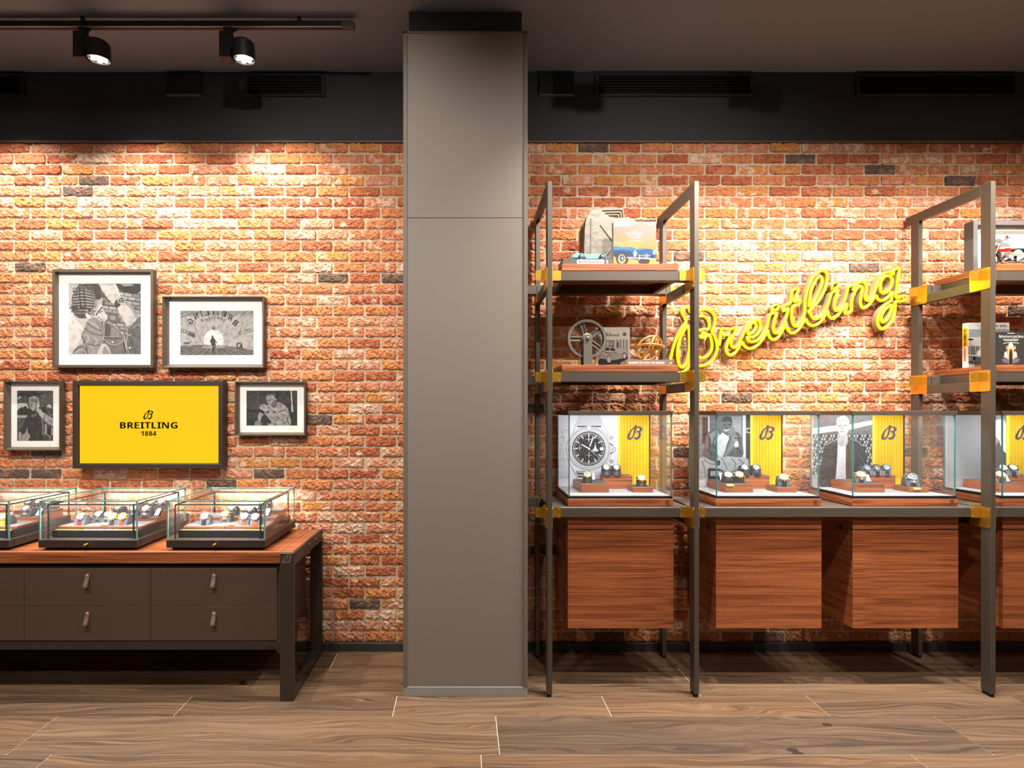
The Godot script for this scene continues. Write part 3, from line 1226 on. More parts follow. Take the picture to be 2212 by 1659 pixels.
func photo_denim() -> Texture2D:
	var c := Cv.new(448, 440, g(0.82), 342, 296, 1410, 1345)
	var r := RandomNumberGenerator.new()
	r.seed = 4
	c.fade(342, 296, 1410, 1345, g(0.74), g(0.86))
	c.blob([342, 700, 440, 820, 560, 980, 470, 1200, 342, 1345], g(0.92))
	# brick ground at the right
	c.rect(820, 296, 1410, 1345, g(0.3))
	for y in 16:
		for x in 6:
			var px := 825 + x * 116 + (y % 2) * 52
			var py := 270 + y * 58 + x * 16
			c.poly([px, py, px + 104, py + 14, px + 104, py + 56, px, py + 44], g(r.randf_range(0.46, 0.72)))
	c.blob([1050, 296, 1410, 296, 1410, 400, 1320, 450, 1180, 430, 1090, 380], g(0.12))
	c.blob([1110, 302, 1250, 298, 1300, 330, 1200, 345], g(0.62)).blob([1150, 350, 1260, 330, 1330, 360, 1290, 410, 1190, 400], g(0.05))
	# hand and forearm with the watch
	c.blob([790, 296, 1020, 296, 1080, 400, 1105, 490, 1040, 600, 960, 560, 880, 450], g(0.84))
	for k in 7:
		c.line([800 + k * 30, 300, 870 + k * 30, 400, 960 + k * 18, 540], 5, g(0.62, 0.7))
	c.line([840, 470, 900, 520, 960, 560], 16, g(0.3)).line([830, 420, 880, 460], 14, g(0.35), false)
	c.blob([1055, 640, 1180, 585, 1280, 690, 1350, 850, 1410, 960, 1300, 970, 1190, 910, 1110, 780], g(0.82)).blob([1180, 600, 1280, 690, 1360, 860, 1410, 930, 1410, 860, 1330, 700, 1240, 590], g(0.6)).line([1240, 640, 1300, 760, 1290, 880], 5, g(0.55, 0.8)).blob([1060, 650, 1110, 780, 1200, 910, 1160, 880, 1070, 740], g(0.55))
	c.blob([1030, 560, 1080, 525, 1115, 600, 1060, 655, 1018, 625], g(0.2)).line([1035, 600, 1080, 560], 6, g(0.45), false)
	c.oval(1124, 545, 62, 58, g(0.3)).oval(1124, 545, 57, 53, g(0.9)).oval(1124, 545, 45, 41, g(0.22)).oval(1106, 533, 12, 11, g(0.75)).oval(1144, 538, 12, 11, g(0.75)).oval(1122, 566, 12, 11, g(0.75))
	# face in profile, looking down to the right
	c.blob([640, 640, 700, 560, 800, 500, 835, 560, 842, 640, 870, 700, 900, 760, 918, 800, 900, 830, 875, 862, 820, 850, 760, 800, 700, 800, 600, 730], g(0.82))
	c.blob([560, 700, 680, 780, 760, 800, 720, 830, 640, 800, 590, 760], g(0.66)).blob([700, 560, 830, 500, 836, 600, 760, 600, 700, 640], g(0.7))
	c.line([752, 765, 782, 715, 820, 672, 840, 650], 17, g(0.12)).line([800, 730, 830, 712, 842, 700], 12, g(0.16)).line([775, 795, 820, 825, 850, 850], 9, g(0.3))
	c.blob([905, 800, 960, 745, 1060, 770, 1100, 830, 1060, 890, 960, 890, 900, 860], g(0.4)).blob([940, 780, 1010, 770, 1040, 820, 980, 840], g(0.58)).line([862, 775, 900, 780, 912, 805, 900, 832], 12, g(0.96))
	# curly hair, striped by the blind's shadow
	c.blob([420, 430, 470, 340, 580, 300, 770, 296, 828, 400, 826, 500, 740, 545, 730, 610, 670, 690, 560, 690, 470, 670, 400, 600, 392, 500], g(0.36))
	c.blob([378, 640, 450, 615, 560, 690, 650, 745, 610, 805, 500, 810, 420, 740], g(0.3))
	for k in 9:
		c.line([405 + k * 3, 404 + k * 42, 560, 384 + k * 44, 715, 424 + k * 38], 15, g(0.64))
		c.line([405 + k * 3, 422 + k * 42, 560, 402 + k * 44, 715, 442 + k * 38], 9, g(0.12))
	c.line([498, 370, 510, 520, 530, 665], 15, g(0.07)).line([566, 360, 574, 500, 588, 650], 13, g(0.08)).line([515, 650, 600, 662, 668, 696], 22, g(0.06))
	c.blob([570, 310, 700, 296, 790, 310, 828, 410, 815, 520, 760, 520, 720, 430, 650, 380], g(0.14))
	for k in 150:
		var th := r.randf_range(-2.6, 2.9)
		var rad := r.randf_range(150, 230)
		var x := 590 + cos(th) * rad
		var y := 540 + sin(th) * rad * 1.12
		if x > 760 or y < 300:
			continue
		c.line([x, y, x + r.randf_range(-26, 20), y + r.randf_range(-24, 24), x + r.randf_range(-30, 26), y + r.randf_range(0, 50)], r.randf_range(4, 8), g(r.randf_range(0.06, 0.34)))
	for k in 26:
		var x := r.randf_range(600, 780)
		c.line([x, 305, x + 30, 380, x + 46, r.randf_range(430, 500)], 4, g(r.randf_range(0.1, 0.5)))
	c.blob([600, 735, 670, 775, 690, 800, 640, 812, 600, 790], g(0.9)).line([560, 690, 620, 730, 690, 795], 8, g(0.35))
	# shirt sleeve in grey
	c.blob([630, 840, 700, 800, 770, 830, 830, 960, 862, 1080, 850, 1180, 780, 1345, 410, 1345, 480, 1230, 560, 1180, 525, 1070, 560, 990, 610, 900], g(0.6))
	for q in [[615, 880, 700, 945, 830, 1000], [585, 960, 690, 1035, 845, 1070], [540, 1080, 590, 1180, 625, 1345], [550, 1165, 700, 1212, 810, 1212], [425, 1300, 540, 1235, 625, 1320], [770, 840, 820, 960, 850, 1080], [480, 1230, 560, 1290, 560, 1345]]:
		c.line(q, 13, g(0.34))
	for q in [[600, 1050, 640, 1110, 600, 1190], [640, 860, 720, 900, 790, 960], [700, 1080, 760, 1140, 740, 1200], [660, 1230, 720, 1280, 700, 1345], [450, 1320, 520, 1270, 580, 1300]]:
		c.line(q, 24, g(0.76, 0.8))
	# denim jacket
	c.blob([745, 805, 860, 900, 930, 858, 1060, 958, 1140, 1060, 1200, 1120, 1215, 1345, 960, 1345, 880, 1180, 850, 1060], g(0.48))
	c.blob([1196, 960, 1290, 890, 1410, 830, 1410, 1345, 1225, 1345, 1196, 1160], g(0.4))
	c.blob([770, 1345, 865, 1180, 970, 1345], g(0.86)).blob([850, 1345, 880, 1230, 950, 1345], g(0.6))
	for k in 90:
		var x := r.randf_range(870, 1400)
		var y := r.randf_range(930, 1340)
		if x < 880 + (y - 1180) * 0.5:
			continue
		c.line([x, y, x + r.randf_range(-14, 14), y + r.randf_range(16, 46)], r.randf_range(3, 8), g(r.randf_range(0.24, 0.72), 0.6), false)
	c.blob([880, 900, 960, 930, 945, 1080, 870, 1080], g(0.32)).blob([980, 950, 1060, 1000, 1100, 1080, 1000, 1080], g(0.6, 0.8))
	c.line([860, 1104, 1140, 1112], 12, g(0.14), false).line([1150, 1160, 1195, 1345], 16, g(0.1), false)
	c.line([930, 858, 1060, 958, 1160, 1090, 1205, 1345], 7, g(0.9)).line([860, 880, 870, 1000, 855, 1140], 7, g(0.88)).line([750, 805, 820, 920, 845, 1040], 6, g(0.8))
	c.line([862, 1090, 1000, 1088, 1132, 1098], 5, g(0.85)).line([865, 1130, 1000, 1210, 1137, 1168, 1137, 1125], 6, g(0.88)).line([870, 1150, 1000, 1228, 1130, 1190], 5, g(0.2))
	c.line([1290, 890, 1212, 965, 1205, 1040, 1235, 1065, 1275, 1048], 8, g(0.92)).line([1212, 1070, 1200, 1200, 1240, 1345], 7, g(0.88)).line([1250, 1000, 1330, 1080, 1410, 1112], 9, g(0.16)).line([1262, 1120, 1312, 1250, 1340, 1345], 10, g(0.14)).line([1300, 950, 1370, 900, 1410, 960], 8, g(0.72)).line([1330, 960, 1390, 940], 8, g(0.16), false)
	c.oval(992, 1165, 14, 14, g(0.98)).oval(1248, 1250, 15, 14, g(0.98))
	return c.mottle(3, 0.3, 0.2).tex()


func photo_balloon() -> Texture2D:
	var c := Cv.new(512, 308, g(0.72), 428, 352, 1778, 1163)
	c.fade(428, 352, 1778, 1010, g(0.66), g(0.8))
	var mid := Vector2(1040, 940)
	for k in 60:
		var f := PI + PI * (k + 0.5) / 60
		var d := Vector2(cos(f), sin(f) * 0.95)
		c.line([mid.x + d.x * 170, mid.y + d.y * 170, mid.x + d.x * 900, mid.y + d.y * 900], 3.5 if k % 3 else 6.0, g(0.5 + 0.2 * (k % 2), 0.8), false)
	for k in 10:
		c.poly([mid.x, mid.y, 428 + k * 140, 352, 428 + k * 140 + 50, 352], g(0.9, 0.22))
	c.poly([428, 480, 700, 400, 860, 352, 840, 352, 690, 395, 428, 465], g(0.2))
	for q in [[520, 480, 560, 640, 560, 800, 640, 940], [690, 600, 740, 760, 800, 900, 860, 960], [880, 560, 850, 700, 790, 800], [1300, 640, 1280, 740, 1220, 820], [1550, 440, 1560, 620, 1500, 800]]:
		c.line(q, 9, g(0.48))
	c.oval(1042, 890, 185, 190, g(0.95)).oval(1042, 880, 120, 130, g(1.0))
	# the ground inside the envelope
	c.blob([428, 1010, 600, 985, 900, 975, 1100, 985, 1300, 1000, 1550, 1040, 1778, 1085, 1790, 1180, 420, 1180], g(0.42))
	for k in 22:
		var x := 380 + k * 66
		c.line([1040 + (x - 1040) * 0.25, 985 + absf(x - 1040) * 0.03, 1040 + (x - 1040) * 1.25, 1170], 7, g(0.24 if k % 2 == 0 else 0.66), false)
	c.blob([900, 985, 1180, 985, 1240, 1030, 860, 1040], g(0.75, 0.7))
	# figures and flags on the cloth
	c.poly([585, 718, 708, 768, 690, 856, 568, 795], g(0.3)).line([580, 740, 700, 785], 5, g(0.8), false)
	c.poly([1005, 645, 1072, 650, 1070, 700, 1012, 698], g(0.45)).poly([490, 925, 605, 930, 605, 968, 486, 965], g(0.4)).poly([500, 980, 620, 985, 615, 1015, 500, 1010], g(0.55))
	c.line([1480, 945, 1475, 1020, 1500, 1040, 1535, 1020, 1540, 990], 22, g(0.12)).line([1550, 960, 1572, 1045], 22, g(0.12), false).line([1490, 950, 1530, 950], 18, g(0.12), false)
	# lettering seen from behind
	var big := "BREITLING"
	var at := [[1440, 575, 0.62], [1345, 470, 0.42], [1235, 408, 0.26], [1128, 388, 0.06], [1040, 378, 0.0], [920, 388, -0.14], [815, 408, -0.22], [722, 450, -0.42], [615, 545, -0.62]]
	for k in 9:
		var w := 40.0 if big[k] != "I" else 13.0
		c.text(text_mesh(big[k], false, true), at[k][0] - w, at[k][1] - 52, at[k][0] + w, at[k][1] + 52, g(0.1), at[k][2], true)
	var small := "ORBITER"
	for k in 7:
		var x := 1235.0 - k * 54
		var w := 19.0 if small[k] != "I" else 6.0
		var y := 476 + pow((x - 1070) / 170.0, 2) * 48.0
		c.text(text_mesh(small[k], false, true), x - w, y - 22, x + w, y + 22, g(0.12), (x - 1070) / 170.0 * 0.45, true)
	c.text(text_mesh("3", false, true), 808, 502, 846, 555, g(0.12), -0.45, true)
	c.text(text_mesh("LOO.B", false, false), 1500, 700, 1770, 765, g(0.15), -0.28, true)
	c.text(text_mesh("OJ", false, false), 440, 690, 550, 760, g(0.2), 0.35, true)
	# the man walking
	c.oval(1024, 825, 17, 21, g(0.14)).blob([1000, 850, 1030, 845, 1062, 870, 1078, 960, 1066, 990, 1012, 990, 990, 930], g(0.16))
	c.line([1055, 870, 1078, 910, 1100, 938], 14, g(0.16)).line([1002, 870, 985, 910, 995, 940], 14, g(0.16)).line([1030, 985, 1030, 1040, 1026, 1100], 22, g(0.1)).line([1055, 980, 1076, 1010, 1045, 1050, 1060, 1072], 18, g(0.12))
	return c.mottle(5, 0.4, 0.25).tex()


func photo_pilot() -> Texture2D:
	var c := Cv.new(320, 436, g(0.3), 352, 315, 1075, 1303)
	c.fade(352, 315, 1075, 700, g(0.26), g(0.34))
	c.poly([760, 315, 1075, 315, 1075, 560, 820, 620, 850, 480, 780, 400], g(0.4)).poly([352, 400, 600, 330, 880, 380, 560, 440], g(0.16))
	c.line([560, 350, 850, 500], 5, g(0.62), false).line([510, 360, 530, 560], 7, g(0.55), false).line([820, 540, 1075, 480], 4, g(0.12), false)
	c.poly([352, 470, 400, 425, 445, 435, 380, 490], g(0.85)).poly([352, 560, 560, 560, 590, 700, 352, 720], g(0.9))
	c.blob([370, 690, 470, 640, 620, 690, 640, 760, 470, 800, 380, 760], g(0.12)).blob([480, 660, 510, 620, 550, 640, 560, 680], g(0.1)).rect(352, 800, 560, 850, g(0.8))
	c.rect(352, 850, 560, 1303, g(0.33)).blob([380, 1303, 440, 1180, 560, 1040, 610, 1220, 580, 1303], g(0.72))
	c.rect(830, 640, 940, 900, g(0.1)).rect(880, 960, 1075, 1303, g(0.24)).rect(905, 970, 950, 1180, g(0.7)).rect(1030, 1040, 1075, 1200, g(0.6)).rect(970, 1050, 1020, 1190, g(0.1))
	# the second man behind
	c.oval(998, 632, 46, 46, g(0.86)).blob([960, 640, 1000, 650, 1010, 690, 970, 690], g(0.2)).blob([940, 700, 1075, 690, 1075, 860, 960, 850], g(0.24)).line([990, 730, 1020, 800, 1060, 780], 10, g(0.7))
	# pilot: jacket, arms, head and helmet
	c.blob([560, 790, 640, 740, 760, 750, 850, 800, 880, 1000, 870, 1200, 900, 1303, 590, 1303, 620, 1220, 560, 1120, 570, 1020, 500, 1160, 420, 1180, 400, 1130, 490, 960], g(0.15))
	c.blob([400, 1130, 440, 1150, 420, 1220, 385, 1250, 380, 1180], g(0.75))
	c.line([600, 830, 660, 790, 700, 800], 6, g(0.5)).line([640, 830, 655, 800, 670, 830], 12, g(0.8)).line([700, 830, 712, 780, 745, 800], 10, g(0.75)).line([590, 1000, 640, 1060, 720, 1020], 6, g(0.34)).line([690, 1060, 700, 1180, 690, 1300], 8, g(0.05)).line([560, 1000, 540, 1090, 500, 1150], 8, g(0.32))
	c.line([845, 850, 870, 1010, 865, 1180], 22, g(0.62)).line([900, 1150, 960, 1190, 1020, 1240, 1010, 1275], 14, g(0.86))
	c.blob([850, 740, 960, 790, 1075, 880, 1075, 1010, 960, 960, 870, 880, 800, 800], g(0.74)).blob([860, 830, 900, 850, 890, 880, 850, 860], g(0.06)).blob([720, 660, 780, 660, 850, 720, 890, 830, 850, 860, 790, 780], g(0.85)).line([960, 850, 1040, 940], 8, g(0.45), false)
	c.blob([600, 560, 720, 560, 730, 660, 690, 710, 640, 690, 600, 640], g(0.72)).blob([620, 580, 660, 570, 660, 600], g(0.28)).line([640, 590, 632, 640, 655, 650], 7, g(0.4)).oval(672, 690, 28, 22, g(0.8)).line([610, 680, 680, 720, 730, 670], 16, g(0.08))
	c.blob([575, 560, 590, 470, 660, 425, 740, 440, 790, 520, 800, 600, 780, 640, 730, 640, 725, 560, 650, 545, 600, 560], g(0.84)).blob([585, 540, 600, 490, 680, 470, 735, 500, 730, 550, 650, 550], g(0.6)).line([730, 460, 750, 540, 725, 640], 16, g(0.12)).oval(772, 600, 32, 48, g(0.92)).line([580, 470, 576, 600, 620, 680], 14, g(0.08))
	return c.mottle(7, 0.7, 0.35).tex()


func photo_seated() -> Texture2D:
	var c := Cv.new(384, 266, g(0.16), 470, 378, 1675, 1213)
	var r := RandomNumberGenerator.new()
	r.seed = 9
	c.rect(470, 378, 1675, 830, g(0.2)).speckle(480, 380, 1180, 800, 900, 13, g(0.08), g(0.62), r).speckle(1200, 380, 1675, 680, 500, 16, g(0.1), g(0.5), r)
	c.rect(1170, 378, 1230, 640, g(0.04)).rect(725, 400, 765, 860, g(0.34)).rect(470, 830, 800, 900, g(0.06)).rect(1240, 690, 1500, 860, g(0.08))
	c.poly([1515, 378, 1548, 378, 1582, 905, 1545, 905], g(0.94)).rect(470, 890, 1675, 1213, g(0.13)).fade(470, 900, 780, 1213, g(0.22), g(0.1))
	# jacket, arms and knees
	c.blob([960, 740, 1180, 650, 1330, 690, 1440, 790, 1480, 930, 1510, 1213, 1100, 1213, 960, 1010, 930, 900], g(0.72))
	c.blob([670, 1213, 680, 1120, 760, 1085, 840, 1140, 800, 1213], g(0.62)).blob([745, 1060, 760, 940, 810, 890, 880, 930, 850, 1010, 820, 1120, 780, 1110], g(0.76)).blob([890, 920, 960, 900, 1000, 1000, 1100, 1140, 1180, 1200, 1020, 1213, 930, 1120], g(0.66)).blob([840, 1000, 920, 960, 1060, 1150, 900, 1160, 800, 1140], g(0.14))
	for q in [[1100, 1060, 1160, 1130, 1150, 1210], [1190, 990, 1260, 1060, 1330, 1100], [1240, 900, 1340, 850, 1420, 860], [1230, 880, 1330, 960, 1400, 970], [1420, 1000, 1440, 1100, 1380, 1180], [1020, 1000, 1100, 1040, 1130, 990], [1470, 960, 1450, 1080, 1490, 1200]]:
		c.line(q, 15, g(0.34))
	for q in [[1120, 1120, 1230, 1150, 1300, 1120], [1250, 930, 1320, 900, 1380, 910], [1100, 980, 1060, 930, 1080, 850]]:
		c.line(q, 13, g(0.9))
	# hands and watch
	c.blob([785, 800, 800, 730, 870, 700, 940, 720, 980, 780, 1010, 860, 960, 910, 880, 870, 820, 840], g(0.78)).line([800, 770, 880, 740], 6, g(0.4), false).line([820, 800, 900, 770], 6, g(0.42), false).line([860, 830, 930, 790], 6, g(0.45), false).blob([940, 890, 990, 850, 1020, 880, 960, 920], g(0.35)).blob([800, 850, 830, 830, 880, 880, 870, 930, 820, 920], g(0.06))
	# head
	c.blob([1060, 720, 1180, 620, 1200, 700, 1140, 800, 1090, 780], g(0.42)).blob([1060, 750, 1110, 790, 1190, 790, 1170, 860, 1090, 850], g(0.86)).blob([970, 740, 1040, 780, 1060, 860, 990, 800], g(0.6))
	c.blob([940, 540, 960, 480, 1040, 448, 1130, 480, 1160, 560, 1160, 640, 1110, 720, 1040, 730, 985, 690, 955, 620], g(0.76)).blob([945, 520, 970, 470, 1050, 445, 1140, 480, 1165, 560, 1140, 560, 1110, 500, 1030, 490], g(0.48)).line([970, 612, 1010, 605], 13, g(0.16), false).line([1040, 600, 1095, 590], 13, g(0.16), false).line([1010, 620, 1005, 660, 1040, 665], 9, g(0.45)).line([1030, 700, 1070, 690], 12, g(0.35), false).blob([1090, 640, 1160, 600, 1150, 680, 1090, 730, 1050, 735], g(0.5)).oval(1170, 590, 20, 34, g(0.7))
	c.oval(1082, 848, 16, 14, g(0.05)).blob([1110, 870, 1160, 880, 1130, 920], g(0.1)).rect(980, 1188, 1100, 1206, g(0.9))
	return c.mottle(9, 0.6, 0.3).tex()


# a shadow-box frame: four mitred rails with a sloped inner face, the board, the print and the pane
func picture(called: String, label: String, x0: float, x1: float, y0: float, y1: float, px0: float, px1: float, py0: float, py1: float, tex: Texture2D, rail := 0.016, slope := 0.012, deep := 0.045) -> void:
	var o := thing(called, label, "picture", Vector3((x0 + x1) / 2, y0, 0.012), 0.0, "framed photographs on the bricks")
	var w := x1 - x0
	var h := y1 - y0
	var mid := Vector3(0, h / 2, 0)
	var outer := [Vector2(-w / 2, -h / 2), Vector2(w / 2, -h / 2), Vector2(w / 2, h / 2), Vector2(-w / 2, h / 2)]
	for k in 4:
		var a: Vector2 = outer[k]
		var b: Vector2 = outer[(k + 1) % 4]
		var d := (b - a).normalized()
		var inn := Vector2(-d.y, d.x)
		var pr := func(p: Vector2, s: float, off: float, z: float) -> Vector3:
			var q := p + inn * off + d * off * s
			return Vector3(q.x, q.y, z) + mid
		var mb := MB.new()
		var sec := [[0.0, 0.0], [0.0, deep], [rail, deep], [rail + slope, 0.012], [rail + slope, 0.0]]
		for e in 5:
			var p = sec[e]
			var q = sec[(e + 1) % 5]
			var A: Vector3 = pr.call(a, 1.0, p[0], p[1])
			var B: Vector3 = pr.call(b, -1.0, p[0], p[1])
			var C: Vector3 = pr.call(b, -1.0, q[0], q[1])
			var D: Vector3 = pr.call(a, 1.0, q[0], q[1])
			var side := Vector2(q[1] - p[1], q[0] - p[0])
			var nn: Vector3 = Vector3(-inn.x, -inn.y, 0) * side.x + Vector3(0, 0, 1) * side.y
			mb.quad(A, B, C, D, nn.normalized())
		part(o, "frame_rail", mb, M.frame)
	var z := 0.011
	var bo := MB.new()
	bo.box(mid + Vector3(0, 0, z - 0.003), Vector3(w - 2 * rail, h - 2 * rail, 0.004))
	part(o, "mount_board", bo, M.mat_board)
	var cx := (px0 + px1) / 2 - (x0 + x1) / 2
	var cy := (py0 + py1) / 2 - y0
	var pw := px1 - px0
	var ph := py1 - py0
	var pm := MB.new()
	pm.quad(Vector3(cx - pw / 2, cy - ph / 2, z), Vector3(cx + pw / 2, cy - ph / 2, z), Vector3(cx + pw / 2, cy + ph / 2, z), Vector3(cx - pw / 2, cy + ph / 2, z), Vector3(0, 0, 1))
	part(o, "photograph", pm, print_mat(tex, 0.7, 0.8))
	var gl := MB.new()
	var gw := w / 2 - rail - slope * 0.5
	var gh := h / 2 - rail - slope * 0.5
	gl.quad(mid + Vector3(-gw, -gh, z + 0.012), mid + Vector3(gw, -gh, z + 0.012), mid + Vector3(gw, gh, z + 0.012), mid + Vector3(-gw, gh, z + 0.012), Vector3(0, 0, 1))
	part(o, "glass_pane", gl, M.glass)


func build_pictures() -> void:
	picture("framed_picture", "large square framed photo of a man in denim, resting his head", -2.823, -2.130, 1.963, 2.639, -2.734, -2.234, 2.059, 2.547, photo_denim(), 0.018, 0.004, 0.042)
	picture("framed_picture", "wide framed photo of a figure inside a balloon with mirrored lettering", -2.064, -1.367, 1.960, 2.451, -1.960, -1.453, 2.053, 2.359, photo_balloon(), 0.006, 0.022, 0.05)
	picture("framed_picture", "small upright framed photo of a person in a flying helmet", -3.153, -2.766, 1.394, 1.871, -3.090, -2.841, 1.459, 1.806, photo_pilot(), 0.006, 0.016, 0.046)
	picture("framed_picture", "small wide framed photo of a seated man with clasped hands", -1.568, -1.084, 1.496, 1.868, -1.502, -1.151, 1.565, 1.806, photo_seated(), 0.007, 0.014, 0.046)
	# the screen
	var x0 := -2.663
	var x1 := -1.637
	var y0 := 1.273
	var y1 := 1.871
	var o := thing("wall_screen", "yellow screen with black lettering in a dark brown frame", "screen", Vector3((x0 + x1) / 2, y0, 0.012))
	var w := x1 - x0
	var h := y1 - y0
	for s in [-1, 1]:
		part(o, "frame_rail", MB.new().box(Vector3(0, h / 2 + s * (h / 2 - 0.016), 0.035), Vector3(w, 0.032, 0.07), 0.002), M.tv_frame)
		part(o, "frame_rail", MB.new().box(Vector3(s * (w / 2 - 0.016), h / 2, 0.035), Vector3(0.032, h - 0.064, 0.07), 0.002), M.tv_frame)
	part(o, "screen_bezel", MB.new().box(Vector3(0, h / 2, 0.025), Vector3(w - 0.06, h - 0.06, 0.05)), M.black_gloss)
	var sx0 := -2.625 - (x0 + x1) / 2
	var sx1 := -1.677 - (x0 + x1) / 2
	var sc := MB.new()
	sc.box(Vector3((sx0 + sx1) / 2, 1.572 - y0, 0.0515), Vector3(sx1 - sx0, 0.528, 0.003))
	part(o, "display_panel", sc, M.screen)
	var lg := part(o, "logo", logo_mesh(0.0665, 0.0006), M.ink)
	var px := 1.0 / 315.7
	lg.position = Vector3((321.0 - 322.5) * px + (sx0 + sx1) / 2, 1.658 - (895.5 - 890.0) * px - y0, 0.0532)
	lettering(o, "lettering", "BREITLING", 124.0 * px, 13.6 * px, Vector3((321.0 - 321.5) * px + (sx0 + sx1) / 2, 1.658 - (918.7 - 890.0) * px - y0, 0.0534), M.ink, Basis(), false, true)
	lettering(o, "lettering", "1884", 33.0 * px, 10.0 * px, Vector3((321.0 - 321.5) * px + (sx0 + sx1) / 2, 1.658 - (936.5 - 890.0) * px - y0, 0.0534), M.ink, Basis(), false, true)
	var l := AreaLight3D.new()
	l.name = "screen_light"
	l.light_color = rgb(255, 204, 4)
	l.light_energy = 0.25
	l.area_size = Vector2(sx1 - sx0, 0.528)
	l.shadow_enabled = true
	o.add_child(l)
	l.position = Vector3(0, 1.572 - y0, 0.06)
	l.rotation.y = PI


